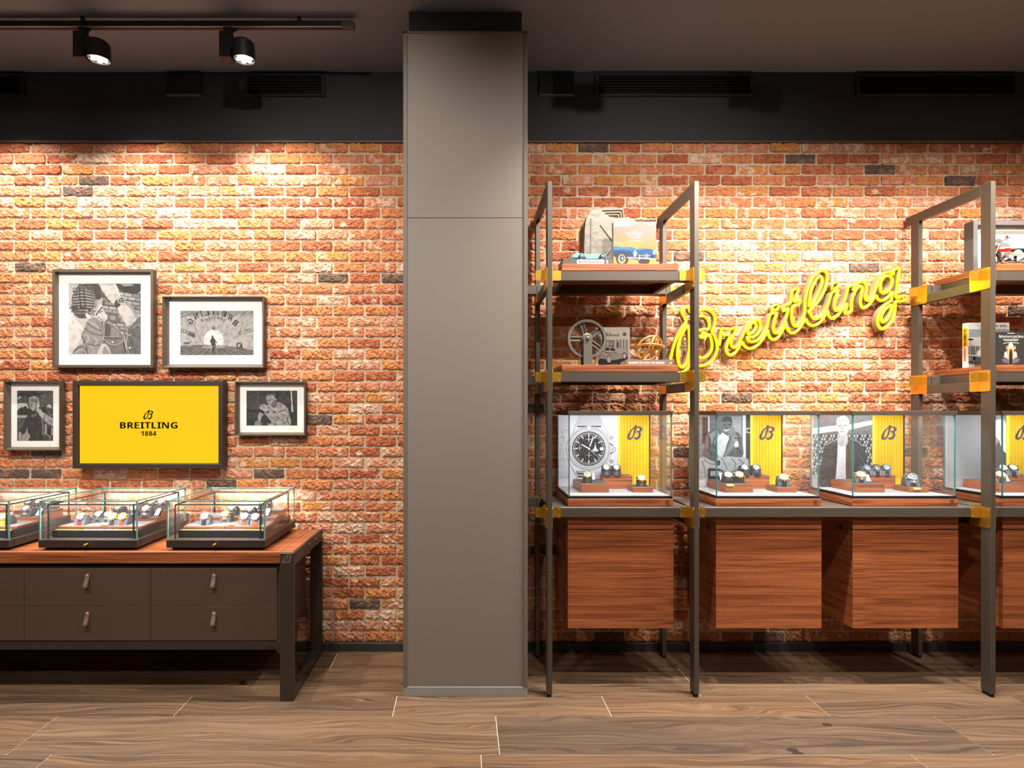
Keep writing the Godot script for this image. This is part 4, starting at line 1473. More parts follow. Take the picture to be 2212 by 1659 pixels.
# ------------------------------------------------------------------ the display table
func build_table() -> void:
	var x0 := -4.15
	var x1 := -0.972
	var zf := 0.635
	var zb := 0.03
	var o := thing("display_table", "long dark table with drawers and a walnut top below the pictures", "table", Vector3((x0 + x1) / 2, 0, 0))
	var ox := -(x0 + x1) / 2
	# end frames of flat bar
	for s in [-1, 1]:
		var xc := (x1 - 0.04 if s == 1 else x0 + 0.04) + ox
		part(o, "front_leg", MB.new().box(Vector3(xc, 0.85 / 2, zf - 0.0125), Vector3(0.08, 0.85, 0.025), 0.003), M.dark_steel)
		part(o, "rear_leg", MB.new().box(Vector3(xc, 0.85 / 2, zb + 0.0125), Vector3(0.08, 0.85, 0.025), 0.003), M.dark_steel)
		part(o, "foot_rail", MB.new().box(Vector3(xc, 0.0125, (zf + zb) / 2), Vector3(0.08, 0.025, zf - zb - 0.052), 0.002), M.dark_steel)
		var tr := part(o, "side_rail", MB.new().box(Vector3(xc + s * 0.034, 0.8125, (zf + zb) / 2), Vector3(0.012, 0.074, zf - zb - 0.052), 0.002), M.dark_steel)
		for z in [0.2, 0.33]:
			var sc := MB.new()
			sc.cyl(Vector3(xc + s * 0.0395, 0.826, z), Vector3(xc + s * 0.0425, 0.826, z), 0.009, 0.007)
			part(tr, "brass_screw", sc, M.gold)
		var br := MB.new()
		br.tube(PackedVector3Array([Vector3(xc - s * 0.008, 0.02, 0.3), Vector3(xc - s * 0.2, 0.28, 0.36)]), 0.007, 6)
		part(o, "foot_brace", br, M.dark_steel)
		var gs := MB.new()
		gs.prism(Draw.pts([0, 0, -0.075 * s, 0, 0, -0.075]), -0.005, 0.005, Transform3D(Basis(), Vector3(xc - s * 0.04, 0.327, zf - 0.03)))
		part(o, "gusset", gs, M.dark_steel)
	var lg := part(o, "brass_logo", logo_mesh(0.052, 0.0015), M.gold_print)
	lg.position = Vector3(x1 - 0.04 + ox + 0.001, 0.818, zf)
	# top
	var tx0 := x0 + 0.014
	var tx1 := x1 - 0.014
	var top := MB.new()
	top.box(Vector3((tx0 + 0.07 + tx1 - 0.07) / 2 + ox, 0.8165, (zf - 0.024 + zb + 0.026) / 2), Vector3(tx1 - tx0 - 0.14, 0.067, zf - zb - 0.05), 0.002)
	for s in [-1, 1]:
		top.box(Vector3((tx1 - 0.0345 if s == 1 else tx0 + 0.0345) + ox, 0.8165, (zf + zb) / 2), Vector3(0.069, 0.067, zf - zb - 0.053), 0.001)
	part(o, "table_top", top, M.walnut)
	# body
	var bx0 := x0 + 0.11
	var bx1 := -1.073
	var bt := 0.757
	var bb := 0.325
	var carcass := MB.new()
	carcass.box(Vector3((bx0 + bx1) / 2 + ox, (bt + bb) / 2, 0.33), Vector3(bx1 - bx0, bt - bb, 0.49), 0.001)
	part(o, "drawer_carcass", carcass, M.drawer)
	part(o, "top_spacer", MB.new().box(Vector3((bx0 + bx1) / 2 + ox, 0.77, 0.3), Vector3(bx1 - bx0 - 0.06, 0.03, 0.42)), M.gap)
	part(o, "lower_beam", MB.new().box(Vector3((x0 + x1) / 2 + ox, 0.299, 0.575), Vector3(x1 - x0 - 0.16, 0.05, 0.03), 0.002), M.dark_steel)
	part(o, "lower_beam", MB.new().box(Vector3((x0 + x1) / 2 + ox, 0.299, 0.1), Vector3(x1 - x0 - 0.16, 0.05, 0.03), 0.002), M.dark_steel)
	var cols := [-1.083, -1.817, -2.551, -3.285, -4.03]
	for k in 4:
		for r in 2:
			var a: float = cols[k + 1] + 0.0012
			var b: float = cols[k] - 0.0012
			var y0: float = 0.5315 if r == 0 else 0.330
			var y1: float = 0.7495 if r == 0 else 0.529
			var d := part(o, "drawer", MB.new().box(Vector3((a + b) / 2 + ox, (y0 + y1) / 2, 0.5845), Vector3(b - a, y1 - y0, 0.019), 0.001), M.drawer)
			var px: float = (a + b) / 2 + ox + 0.002
			var py := y1 - 0.044
			var lp := MB.new()
			# a strap folded into a hanging loop
			var path := [Vector2(0.595, py + 0.014), Vector2(0.5975, py), Vector2(0.604, py - 0.024), Vector2(0.616, py - 0.05), Vector2(0.617, py - 0.06), Vector2(0.610, py - 0.064), Vector2(0.602, py - 0.056), Vector2(0.5965, py - 0.03), Vector2(0.595, py)]
			for q in path.size() - 1:
				var e: Vector2 = path[q]
				var f: Vector2 = path[q + 1]
				var nn := Vector3(0, -(f.x - e.x), f.y - e.y).normalized()
				for sg in [-0.0006, 0.0006]:
					lp.quad(Vector3(px - 0.0115, e.y, e.x) + nn * sg, Vector3(px + 0.0115, e.y, e.x) + nn * sg, Vector3(px + 0.0115, f.y, f.x) + nn * sg, Vector3(px - 0.0115, f.y, f.x) + nn * sg, nn * signf(sg))
			var pull := part(d, "leather_pull", lp, M.leather)
			var st := MB.new()
			st.lathe([Vector2(0, 0), Vector2(0.0085, 0), Vector2(0.0085, 0.003), Vector2(0.006, 0.005), Vector2(0, 0.005)], 14, Transform3D(Basis(Vector3(1, 0, 0), PI / 2), Vector3(px, py + 0.002, 0.597)))
			part(d, "brass_stud", st, M.gold)


# ------------------------------------------------------------------ watches
# one on its cushion; base in the middle, dial towards +z and up
func watch(label: String, at: Vector3, turn: float, strap: Color, metal := "chrome", dial := Color(0.93, 0.93, 0.92), group := "", size := 1.0, cushion := "cushion") -> Node3D:
	var o := thing("wristwatch", label, "watch", at, turn, group)
	o.scale = Vector3.ONE * size * 1.12
	if not M.has("watch_cushion_mesh"):
		var sect := PackedVector2Array()
		for k in 15:
			var f := PI * k / 14
			sect.append(Vector2(cos(f) * 0.034, sin(f) * 0.05))
		M.watch_cushion_mesh = MB.new().prism(sect, -0.026, 0.026, Transform3D(Basis(Vector3(0, 1, 0), -PI / 2), Vector3.ZERO), 0.003).mesh()
		var st := MB.new()
		var m := 22
		for k in m:
			var q := []
			for e in [k, k + 1]:
				var f: float = -0.02 + (PI + 0.04) * e / m
				q.append([Vector3(0, sin(f) * 0.0525, cos(f) * 0.0365), Vector3(0, sin(f) * 0.0365, cos(f) * 0.0525).normalized()])
			st.quad4(q[0][0] + Vector3(-0.0105, 0, 0), q[0][0] + Vector3(0.0105, 0, 0), q[1][0] + Vector3(0.0105, 0, 0), q[1][0] + Vector3(-0.0105, 0, 0), q[0][1], q[0][1], q[1][1], q[1][1])
			for s in [-1, 1]:
				var sx := Vector3(0.0105 * s, 0, 0)
				st.quad(q[0][0] + sx, q[1][0] + sx, q[1][0] + sx - q[1][1] * 0.003, q[0][0] + sx - q[0][1] * 0.003, Vector3(s, 0, 0))
		M.watch_strap_mesh = st.mesh()
		var f := 0.98
		var c := Vector3(0, sin(f) * 0.053, cos(f) * 0.037)
		var B := MB.frame(Vector3(0, sin(f) * 0.037, cos(f) * 0.053))
		var X := Transform3D(B, c)
		var cs := MB.new()
		cs.lathe([Vector2(0, -0.001), Vector2(0.019, -0.001), Vector2(0.0215, 0.003), Vector2(0.0215, 0.007), Vector2(0.0205, 0.008)], 24, X)
		for sx in [-1, 1]:
			for sz in [-1, 1]:
				cs.box(c + B * Vector3(sz * 0.022, 0.002, sx * 0.0115), Vector3(0.012, 0.006, 0.004), 0.001, B)
		cs.cyl(c + B * Vector3(0, 0.004, 0.021), c + B * Vector3(0, 0.004, 0.027), 0.003, 0.003, 8)
		cs.cyl(c + B * Vector3(0.011, 0.004, 0.0185), c + B * Vector3(0.0125, 0.004, 0.0235), 0.0018, 0.0018, 6)
		cs.cyl(c + B * Vector3(-0.011, 0.004, 0.0185), c + B * Vector3(-0.0125, 0.004, 0.0235), 0.0018, 0.0018, 6)
		M.watch_case_mesh = cs.mesh()
		M.watch_bezel_mesh = MB.new().lathe([Vector2(0.0212, 0.0075), Vector2(0.0205, 0.0105), Vector2(0.0165, 0.0112), Vector2(0.0163, 0.009)], 24, X).mesh()
		M.watch_dial_mesh = MB.new().lathe([Vector2(0.0164, 0.0092), Vector2(0, 0.0092)], 24, X).mesh()
		var hd := MB.new()
		for k in 12:
			var d := Vector3(cos(TAU * k / 12), 0, sin(TAU * k / 12))
			hd.box(c + B * (d * 0.0138 + Vector3(0, 0.0096, 0)), Vector3(0.0032, 0.0006, 0.0012), 0.0, B * Basis(Vector3(0, 1, 0), -TAU * k / 12))
		for k in 3:
			var d := Vector3(cos(TAU * k / 3), 0, sin(TAU * k / 3)) * 0.0068
			hd.lathe([Vector2(0.0036, 0.0), Vector2(0.0028, 0.0004), Vector2(0.0026, 0.0)], 12, Transform3D(B, c + B * (d + Vector3(0, 0.0094, 0))))
		hd.box(c + B * (Vector3(-0.004, 0.0102, 0.003)), Vector3(0.011, 0.0006, 0.0012), 0.0, B * Basis(Vector3(0, 1, 0), 0.6))
		hd.box(c + B * (Vector3(-0.005, 0.0104, -0.003)), Vector3(0.013, 0.0006, 0.001), 0.0, B * Basis(Vector3(0, 1, 0), -0.5))
		M.watch_hands_mesh = hd.mesh()
	part(o, "cushion", M.watch_cushion_mesh, M[cushion])
	var steel := strap.a < 0.5
	var sk := "strap%s" % strap
	if not M.has(sk):
		M[sk] = M.chrome if steel else mat(strap, 0.6)
	part(o, "bracelet" if steel else "strap", M.watch_strap_mesh, M[sk])
	part(o, "watch_case", M.watch_case_mesh, M[metal])
	part(o, "bezel", M.watch_bezel_mesh, M[metal])
	var dk := "dial%s" % dial
	if not M.has(dk):
		M[dk] = mat(dial, 0.35)
	part(o, "dial", M.watch_dial_mesh, M[dk])
	part(o, "hands_and_markers", M.watch_hands_mesh, M.white if dial.get_luminance() < 0.4 else mat(rgb(60, 58, 56), 0.4))
	return o


func little_screen(label: String, at: Vector3, turn: float) -> void:
	var o := thing("display_card", label, "tablet", at, turn, "small blue screens among the watches")
	var B := Basis(Vector3(1, 0, 0), -0.62)
	part(o, "card_body", MB.new().box(B * Vector3(0, 0.028, 0), Vector3(0.04, 0.056, 0.006), 0.001, B), M.black_gloss)
	var t := part(o, "card_screen", MB.new().box(B * Vector3(0, 0.028, 0.0034), Vector3(0.035, 0.05, 0.001), 0.0, B), M.card)
	part(o, "card_foot", MB.new().box(Vector3(0, 0.012, -0.024), Vector3(0.03, 0.024, 0.004), 0.001), M.black_gloss)


func price_tag(label: String, at: Vector3, turn := 0.0) -> void:
	var o := thing("price_tag", label, "tag", at, turn, "yellow price tags in the cases")
	var B := Basis(Vector3(1, 0, 0), -1.05)
	part(o, "tag_plate", MB.new().box(Vector3(0, 0.011, 0.002), Vector3(0.044, 0.022, 0.0015), 0.0, B), M.tag)
	part(o, "tag_foot", MB.new().box(Vector3(0, 0.0015, -0.004), Vector3(0.04, 0.003, 0.012)), M.tag)


# a shallow walnut tray with a felt inlay; base at y, front edge at z1
func tray(parent_label: String, x0: float, x1: float, y: float, h: float, z0: float, z1: float, group: String) -> Node3D:
	var o := thing("watch_tray", parent_label, "tray", Vector3((x0 + x1) / 2, y, (z0 + z1) / 2), 0.0, group)
	var w := x1 - x0
	var d := z1 - z0
	part(o, "tray_body", MB.new().box(Vector3(0, h / 2, 0), Vector3(w, h, d), 0.001), M.walnut)
	part(o, "felt_inlay", MB.new().box(Vector3(0, h, 0), Vector3(w - 0.008, 0.0016, d - 0.008)), M.felt)
	return o


# ------------------------------------------------------------------ glass cases on the table
func glass_box(o: Node3D, w: float, h: float, d: float, y0: float, th := 0.008, top := true) -> void:
	# each pane a clear sheet, its cut edges green
	var panes := [[Vector3(0, y0 + h / 2, d / 2 - th / 2), Vector3(w, h, 0)], [Vector3(0, y0 + h / 2, -d / 2 + th / 2), Vector3(w, h, 0)], [Vector3(-w / 2 + th / 2, y0 + h / 2, 0), Vector3(0, h, d)], [Vector3(w / 2 - th / 2, y0 + h / 2, 0), Vector3(0, h, d)]]
	if top:
		panes.append([Vector3(0, y0 + h - th / 2, 0), Vector3(w, 0, d)])
	for p in panes:
		var mb := MB.new()
		var c: Vector3 = p[0]
		var s: Vector3 = p[1] / 2
		if s.z == 0.0:
			mb.quad(c + Vector3(-s.x, -s.y, 0), c + Vector3(s.x, -s.y, 0), c + Vector3(s.x, s.y, 0), c + Vector3(-s.x, s.y, 0), Vector3(0, 0, signf(c.z)))
		elif s.x == 0.0:
			mb.quad(c + Vector3(0, -s.y, -s.z), c + Vector3(0, -s.y, s.z), c + Vector3(0, s.y, s.z), c + Vector3(0, s.y, -s.z), Vector3(signf(c.x), 0, 0))
		else:
			mb.quad(c + Vector3(-s.x, 0, -s.z), c + Vector3(s.x, 0, -s.z), c + Vector3(s.x, 0, s.z), c + Vector3(-s.x, 0, s.z), Vector3.UP)
		part(o, "glass_pane", mb, M.glass)


func build_table_cases() -> void:
	var m := mat(rgb(196, 206, 240), 0.3)
	m.emission_enabled = true
	m.emission = rgb(110, 130, 220)
	m.emission_energy_multiplier = 0.5
	M.card = m
	M.tag = mat(rgb(240, 214, 96), 0.5)
	var y := 0.85
	var w := 0.58
	var d := 0.53
	var zc := 0.585 - d / 2
	var names := ["right, nearest the column", "middle, second from the column", "left, cut by the edge of the picture"]
	for k in 3:
		var xr: float = [-1.153, -1.899, -2.646][k]
		var xc := xr - w / 2
		var o := thing("table_showcase", "glass watch case on the table, " + names[k], "showcase", Vector3(xc, y, zc), 0.0, "glass cases on the table")
		part(o, "case_foot", MB.new().box(Vector3(0, 0.009, 0), Vector3(w - 0.05, 0.018, d - 0.05)), M.gap)
		part(o, "case_base", MB.new().box(Vector3(0, 0.04, 0), Vector3(w, 0.048, d), 0.004), M.dark_steel)
		var kn := MB.new()
		kn.cyl(Vector3(0, 0.04, d / 2), Vector3(0, 0.04, d / 2 + 0.03), 0.0045, 0.0055)
		part(o, "brass_knob", kn, M.gold)
		var gh := 1.1366 - y - 0.062
		glass_box(o, w - 0.006, gh, d - 0.006, 0.063, 0.008)
		var e := MB.new()
		var hw := w / 2 - 0.007
		var hd := d / 2 - 0.007
		for sx in [-1, 1]:
			for sz in [-1, 1]:
				e.box(Vector3(sx * hw, 0.063 + gh / 2, sz * hd), Vector3(0.0075, gh, 0.0075), 0.001)
			e.box(Vector3(sx * hw, 0.063 + gh, 0), Vector3(0.0075, 0.007, d - 0.006), 0.001)
			e.box(Vector3(0, 0.063 + gh, sx * hd), Vector3(w - 0.006, 0.007, 0.0075), 0.001)
		part(o, "glass_edges", e, M.glass_edge)
		# the black lamp frame inside the glass
		var f := MB.new()
		var fx := w / 2 - 0.04
		var fz := d / 2 - 0.028
		var ft := 0.063 + gh - 0.026
		for sx in [-1, 1]:
			for sz in [-1, 1]:
				f.box(Vector3(sx * fx, (0.063 + ft) / 2, sz * fz), Vector3(0.008, ft - 0.063, 0.008), 0.001)
				f.box(Vector3(sx * fx, 0.065, sz * fz), Vector3(0.02, 0.003, 0.014))
			f.box(Vector3(sx * fx, ft, 0), Vector3(0.008, 0.008, 2 * fz), 0.001)
			f.box(Vector3(0, ft, sx * fz), Vector3(2 * fx, 0.008, 0.008), 0.001)
		part(o, "lamp_frame", f, M.black)
		for sz in [-1, 1]:
			var s := MB.new()
			s.box(Vector3(0, ft - 0.0046, sz * fz), Vector3(2 * fx - 0.02, 0.0012, 0.005))
			part(o, "led_strip", s, M.strip)
			var l := AreaLight3D.new()
			l.name = "case_light"
			l.light_color = Color(1, 0.98, 0.95)
			l.light_energy = 0.34
			l.area_size = Vector2(2 * fx - 0.02, 0.006)
			l.shadow_enabled = true
			o.add_child(l, true)
			l.transform = Transform3D(Basis(Vector3(1, 0, 0), -PI / 2 - sz * 0.35), Vector3(0, ft - 0.007, sz * fz))
		# the inner black box with its yellow ledge and lettering
		part(o, "inner_box", MB.new().box(Vector3(0.012, 0.088, -0.0075), Vector3(0.51, 0.042, d - 0.075), 0.002), M.black)
		var lx := MB.new()
		for sx in [-1, 1]:
			lx.box(Vector3(0.012 + sx * 0.24, 0.088, d / 2 - 0.0445), Vector3(0.03, 0.036, 0.002), 0.0005)
		part(o, "hinge_plates", lx, M.black_gloss)
		part(o, "yellow_ledge", MB.new().box(Vector3(0.012, 0.1098, d / 2 - 0.0565), Vector3(0.48, 0.0016, 0.014)), mat(rgb(206, 156, 30), 0.5))
		lettering(o, "lettering", "BREITLING", 0.2, 0.012, Vector3(0.04, 0.111, d / 2 - 0.0565), M.white, Basis(Vector3(1, 0, 0), -PI / 2), false, true)
		# trays and watches of this case
		table_case_goods(k, xc, y + 0.1095, zc + d / 2 + 0.022)


func table_case_goods(k: int, xc: float, y: float, zf: float) -> void:
	var cn: String = ["right", "middle", "left"][k] + " table case"
	var gt := "walnut trays in the table cases"
	var gw := "watches in the table cases"
	var xl := xc - 0.235
	var xm := xc + 0.012
	var xr := xc + 0.262
	tray("front left felt tray in the " + cn, xl, xm - 0.001, y, 0.014, zf - 0.265, zf - 0.108, gt)
	tray("front right felt tray in the " + cn, xm + 0.001, xr, y, 0.014, zf - 0.265, zf - 0.108, gt)
	tray("raised rear left felt tray in the " + cn, xl, xm - 0.001, y, 0.034, zf - 0.41, zf - 0.267, gt)
	tray("raised rear right felt tray in the " + cn, xm + 0.001, xr, y, 0.034, zf - 0.36, zf - 0.267, gt)
	tray("highest felt tray at the back right of the " + cn, xm + 0.001, xr, y, 0.058, zf - 0.46, zf - 0.362, gt)
	var t1 := y + 0.0155
	var t2 := y + 0.0355
	var t3 := y + 0.0595
	var steel := Color(0.8, 0.8, 0.8, 0.0)
	var white := Color(0.93, 0.93, 0.92)
	var z1 := zf - 0.16
	var z1b := zf - 0.23
	var z2 := zf - 0.31
	var z3 := zf - 0.42
	if k == 0:
		watch("watch with black strap, front left of the right table case", Vector3(xl + 0.11, t1, z1), 0.12, rgb(24, 24, 26), "chrome", white, gw)
		watch("steel watch in the middle of the right table case", Vector3(xl + 0.205, t1, z1b), 0.05, steel, "gold", white, gw)
		watch("steel watch behind the middle one in the right table case", Vector3(xl + 0.195, t2, z2 - 0.03), 0.05, steel, "chrome", white, gw)
		watch("watch with tan strap, left of the two tan ones in the right table case", Vector3(xm + 0.105, t1, z1), 0.1, rgb(168, 76, 38), "chrome", white, gw)
		watch("watch with tan strap beside the front glass corner of the right table case", Vector3(xm + 0.175, t1, z1 + 0.012), 0.1, rgb(190, 84, 40), "chrome", white, gw)
		watch("watch with blue strap on the raised tray of the right table case", Vector3(xm + 0.075, t2, z2), 0.1, rgb(72, 84, 120), "chrome", white, gw)
		watch("steel watch on the highest tray of the right table case", Vector3(xm + 0.135, t3, z3), 0.1, steel, "chrome", white, gw)
		little_screen("blue screen beside the steel watch, highest tray of the right table case", Vector3(xm + 0.065, t3, z3 + 0.02), -0.1)
		little_screen("blue screen behind the tan straps in the right table case", Vector3(xm + 0.175, t2, z2 + 0.015), -0.3)
		price_tag("yellow tag before the tan straps in the right table case", Vector3(xm + 0.035, t1, zf - 0.118))
	elif k == 1:
		watch("watch with red strap, front left of the middle table case", Vector3(xl + 0.105, t1, z1), 0.12, rgb(150, 30, 44), "chrome", white, gw)
		watch("steel watch behind the red strap in the middle table case", Vector3(xl + 0.165, t1, z1b), 0.1, steel, "chrome", white, gw)
		watch("steel watch at the centre of the middle table case", Vector3(xl + 0.228, t1, z1b + 0.006), 0.08, steel, "chrome", white, gw)
		watch("steel watch with green dial, rear left of the middle table case", Vector3(xl + 0.205, t2, z2 - 0.04), 0.08, steel, "chrome", rgb(150, 190, 160), gw)
		watch("watch with dark blue strap, front of the middle table case", Vector3(xm + 0.055, t1, z1), 0.1, rgb(40, 44, 60), "gold", white, gw)
		watch("watch with brown strap, front of the middle table case", Vector3(xm + 0.115, t1, z1), 0.1, rgb(128, 62, 44), "gold", white, gw)
		watch("steel watch on the raised tray of the middle table case", Vector3(xm + 0.085, t2, z2), 0.1, steel, "chrome", white, gw)
		watch("steel watch near the front glass corner of the middle table case", Vector3(xm + 0.165, t2, z2 + 0.01), 0.1, steel, "chrome", white, gw)
		watch("left steel watch on the highest tray of the middle table case", Vector3(xm + 0.065, t3, z3), 0.1, steel, "chrome", white, gw)
		watch("middle steel watch on the highest tray of the middle table case", Vector3(xm + 0.13, t3, z3), 0.1, steel, "chrome", white, gw)
		watch("right steel watch on the highest tray of the middle table case", Vector3(xm + 0.195, t3, z3), 0.1, steel, "chrome", white, gw)
		little_screen("blue screen on the raised tray of the middle table case", Vector3(xm + 0.222, t2, z2 + 0.015), -0.3)
		price_tag("yellow tag before the blue strap in the middle table case", Vector3(xm + 0.02, t1, zf - 0.118))
	else:
		watch("watch with yellow strap in the left table case", Vector3(xm + 0.145, t1, z1), 0.1, rgb(240, 200, 30), "gold", white, gw)
		watch("steel watch on the raised tray of the left table case", Vector3(xm + 0.15, t2, z2), 0.1, steel, "chrome", white, gw)
		watch("left steel watch on the highest tray of the left table case", Vector3(xm + 0.075, t3, z3), 0.1, steel, "chrome", white, gw)
		watch("middle steel watch on the highest tray of the left table case", Vector3(xm + 0.14, t3, z3), 0.1, steel, "chrome", white, gw)
		watch("right steel watch on the highest tray of the left table case", Vector3(xm + 0.205, t3, z3), 0.1, steel, "chrome", white, gw)
		little_screen("blue screen on the raised tray of the left table case", Vector3(xm + 0.212, t2, z2 + 0.015), -0.3)


# ------------------------------------------------------------------ open steel shelving
const POSTS := [0.502, 1.3545, 3.0765, 4.8]
const LEVELS := [2.437, 1.837, 1.035]     # undersides of the cross beams


func build_shelving() -> void:
	var o := thing("display_shelving", "open shelving of grey steel tube with brass brackets and walnut shelves", "shelving", Vector3(2.6, 0, 0.3))
	var off := Vector3(-2.6, 0, -0.3)
	for x in POSTS:
		for z in [0.566, 0.0935]:
			var p := part(o, "post", MB.new().box(off + Vector3(x, (0.018 + (3.0 if z > 0.3 else 2.94)) / 2, z), Vector3(0.028, (3.0 if z > 0.3 else 2.94) - 0.018, 0.06), 0.0015), M.steel)
			part(p, "foot", MB.new().box(off + Vector3(x, 0.009, z), Vector3(0.022, 0.018, 0.05), 0.001), M.rubber)
		part(o, "top_beam", MB.new().box(off + Vector3(x, 2.97, 0.278), Vector3(0.028, 0.06, 0.516), 0.0015), M.steel)
		for y in LEVELS:
			part(o, "side_beam", MB.new().box(off + Vector3(x, y - 0.0295, 0.33), Vector3(0.028, 0.057, 0.411), 0.0015), M.steel)
			bracket(o, off + Vector3(x, y, 0.536), 1.0)
			bracket(o, off + Vector3(x, y, 0.1235), -1.0)
	for b in 3:
		var xa: float = POSTS[b] + 0.0
		var xb: float = POSTS[b + 1]
		for k in 3:
			if b == 1 and k < 2:
				continue       # the sign hangs in the middle bay
			var y: float = LEVELS[k] + 0.0285
			part(o, "front_beam", MB.new().box(off + Vector3((xa + xb) / 2, y, 0.505), Vector3(xb - xa + 0.024, 0.057, 0.058), 0.0015), M.steel)
			var xl := xa - (0.12 if b == 0 else 0.012)
			part(o, "rear_beam", MB.new().box(off + Vector3((xl + xb + 0.012) / 2, y, 0.1575), Vector3(xb + 0.012 - xl, 0.057, 0.06), 0.0015), M.steel)
			if k < 2:
				for x in [xa + 0.093, xb - 0.093]:
					part(o, "tray_beam", MB.new().box(off + Vector3(x, y, 0.3315), Vector3(0.028, 0.055, 0.287), 0.0015), M.steel)
				part(o, "shelf_board", MB.new().box(off + Vector3((xa + xb) / 2, LEVELS[k] + 0.0585 + 0.0205, 0.335), Vector3(xb - xa - 0.16, 0.041, 0.4), 0.002), M.walnut)
			else:
				part(o, "counter_plate", MB.new().box(off + Vector3((xa + xb) / 2, y + 0.02, 0.3315), Vector3(xb - xa - 0.03, 0.014, 0.287), 0.001), M.steel)


# the brass cross: a flange each way on the cross beam, a plate on both flanks of the post
func bracket(o: Node3D, at: Vector3, way: float) -> void:
	var b := MB.new()
	for s in [-1, 1]:
		var X := Transform3D(Basis(), at + Vector3(s * 0.0455, 0.0285, 0.0))
		b.prism(rounded(0.061, 0.06, 0.008), minf(0.0, way * 0.003), maxf(0.0, way * 0.003), X)
		# the flank: along z, plate in the yz plane
		var Y := Transform3D(Basis(Vector3(0, 0, 1), Vector3(0, 1, 0), Vector3(-1, 0, 0)), at + Vector3(s * 0.0155, 0.004, -way * 0.003))
		b.prism(rounded(0.122, 0.124, 0.009), -0.0015, 0.0015, Y)
	var p := part(o, "brass_bracket", b, M.brass)
	var sc := MB.new()
	for s in [-1, 1]:
		for e in [-1, 1]:
			sc.lathe([Vector2(0.0038, 0.0), Vector2(0.0032, 0.0014), Vector2(0.0012, 0.0014), Vector2(0.001, 0.0004), Vector2(0, 0.0004)], 8, Transform3D(Basis(Vector3(1, 0, 0), PI / 2 * way), at + Vector3(s * 0.0625, 0.0285 + e * 0.019, way * 0.003)))
			for f in [-1, 1]:
				sc.lathe([Vector2(0.0036, 0.0), Vector2(0.003, 0.0013), Vector2(0, 0.0013)], 8, Transform3D(Basis(Vector3(0, 0, 1), -PI / 2 * s), at + Vector3(s * 0.017, 0.004 + e * 0.048, -way * 0.003 + f * 0.048)))
	part(p, "screws", sc, M.gold).set_meta("kind", "stuff")


# ------------------------------------------------------------------ hanging walnut cabinets
const UNIT_W := 0.634
const UNIT_X := [0.944, 1.832, 2.652, 3.552]


func build_cabinets() -> void:
	var names := ["first walnut cabinet under the counter, nearest the column", "second walnut cabinet, with a round lock in its left side", "third walnut cabinet, left of the tall right post", "fourth walnut cabinet, cut by the right edge"]
	for k in 4:
		var o := thing("hanging_cabinet", names[k], "cabinet", Vector3(UNIT_X[k], 0.36, 0.3), 0.0, "walnut cabinets under the counter")
		var h := 1.034 - 0.36
		part(o, "cabinet_body", MB.new().box(Vector3(0, h / 2, -0.012), Vector3(UNIT_W, h, 0.372), 0.001), M.walnut)
		part(o, "shadow_gap", MB.new().box(Vector3(0, h / 2, 0.1755), Vector3(UNIT_W - 0.006, h - 0.006, 0.004)), M.gap)
		var yd := 0.952 - 0.36
		part(o, "cabinet_door", MB.new().box(Vector3(0, yd / 2 - 0.0015, 0.187), Vector3(UNIT_W, yd - 0.003, 0.019), 0.001), M.walnut)
		part(o, "drawer_front", MB.new().box(Vector3(0, (yd + h) / 2 + 0.001, 0.187), Vector3(UNIT_W, h - yd - 0.004, 0.019), 0.001), M.walnut)
		var lk := MB.new()
		lk.lathe([Vector2(0, 0), Vector2(0.013, 0), Vector2(0.013, 0.003), Vector2(0.006, 0.004), Vector2(0, 0.004)], 16, Transform3D(Basis(Vector3(0, 0, 1), PI / 2), Vector3(-UNIT_W / 2, h - 0.09, 0.1)))
		part(o, "lock", lk, mat(rgb(40, 36, 34), 0.4, 0.4))


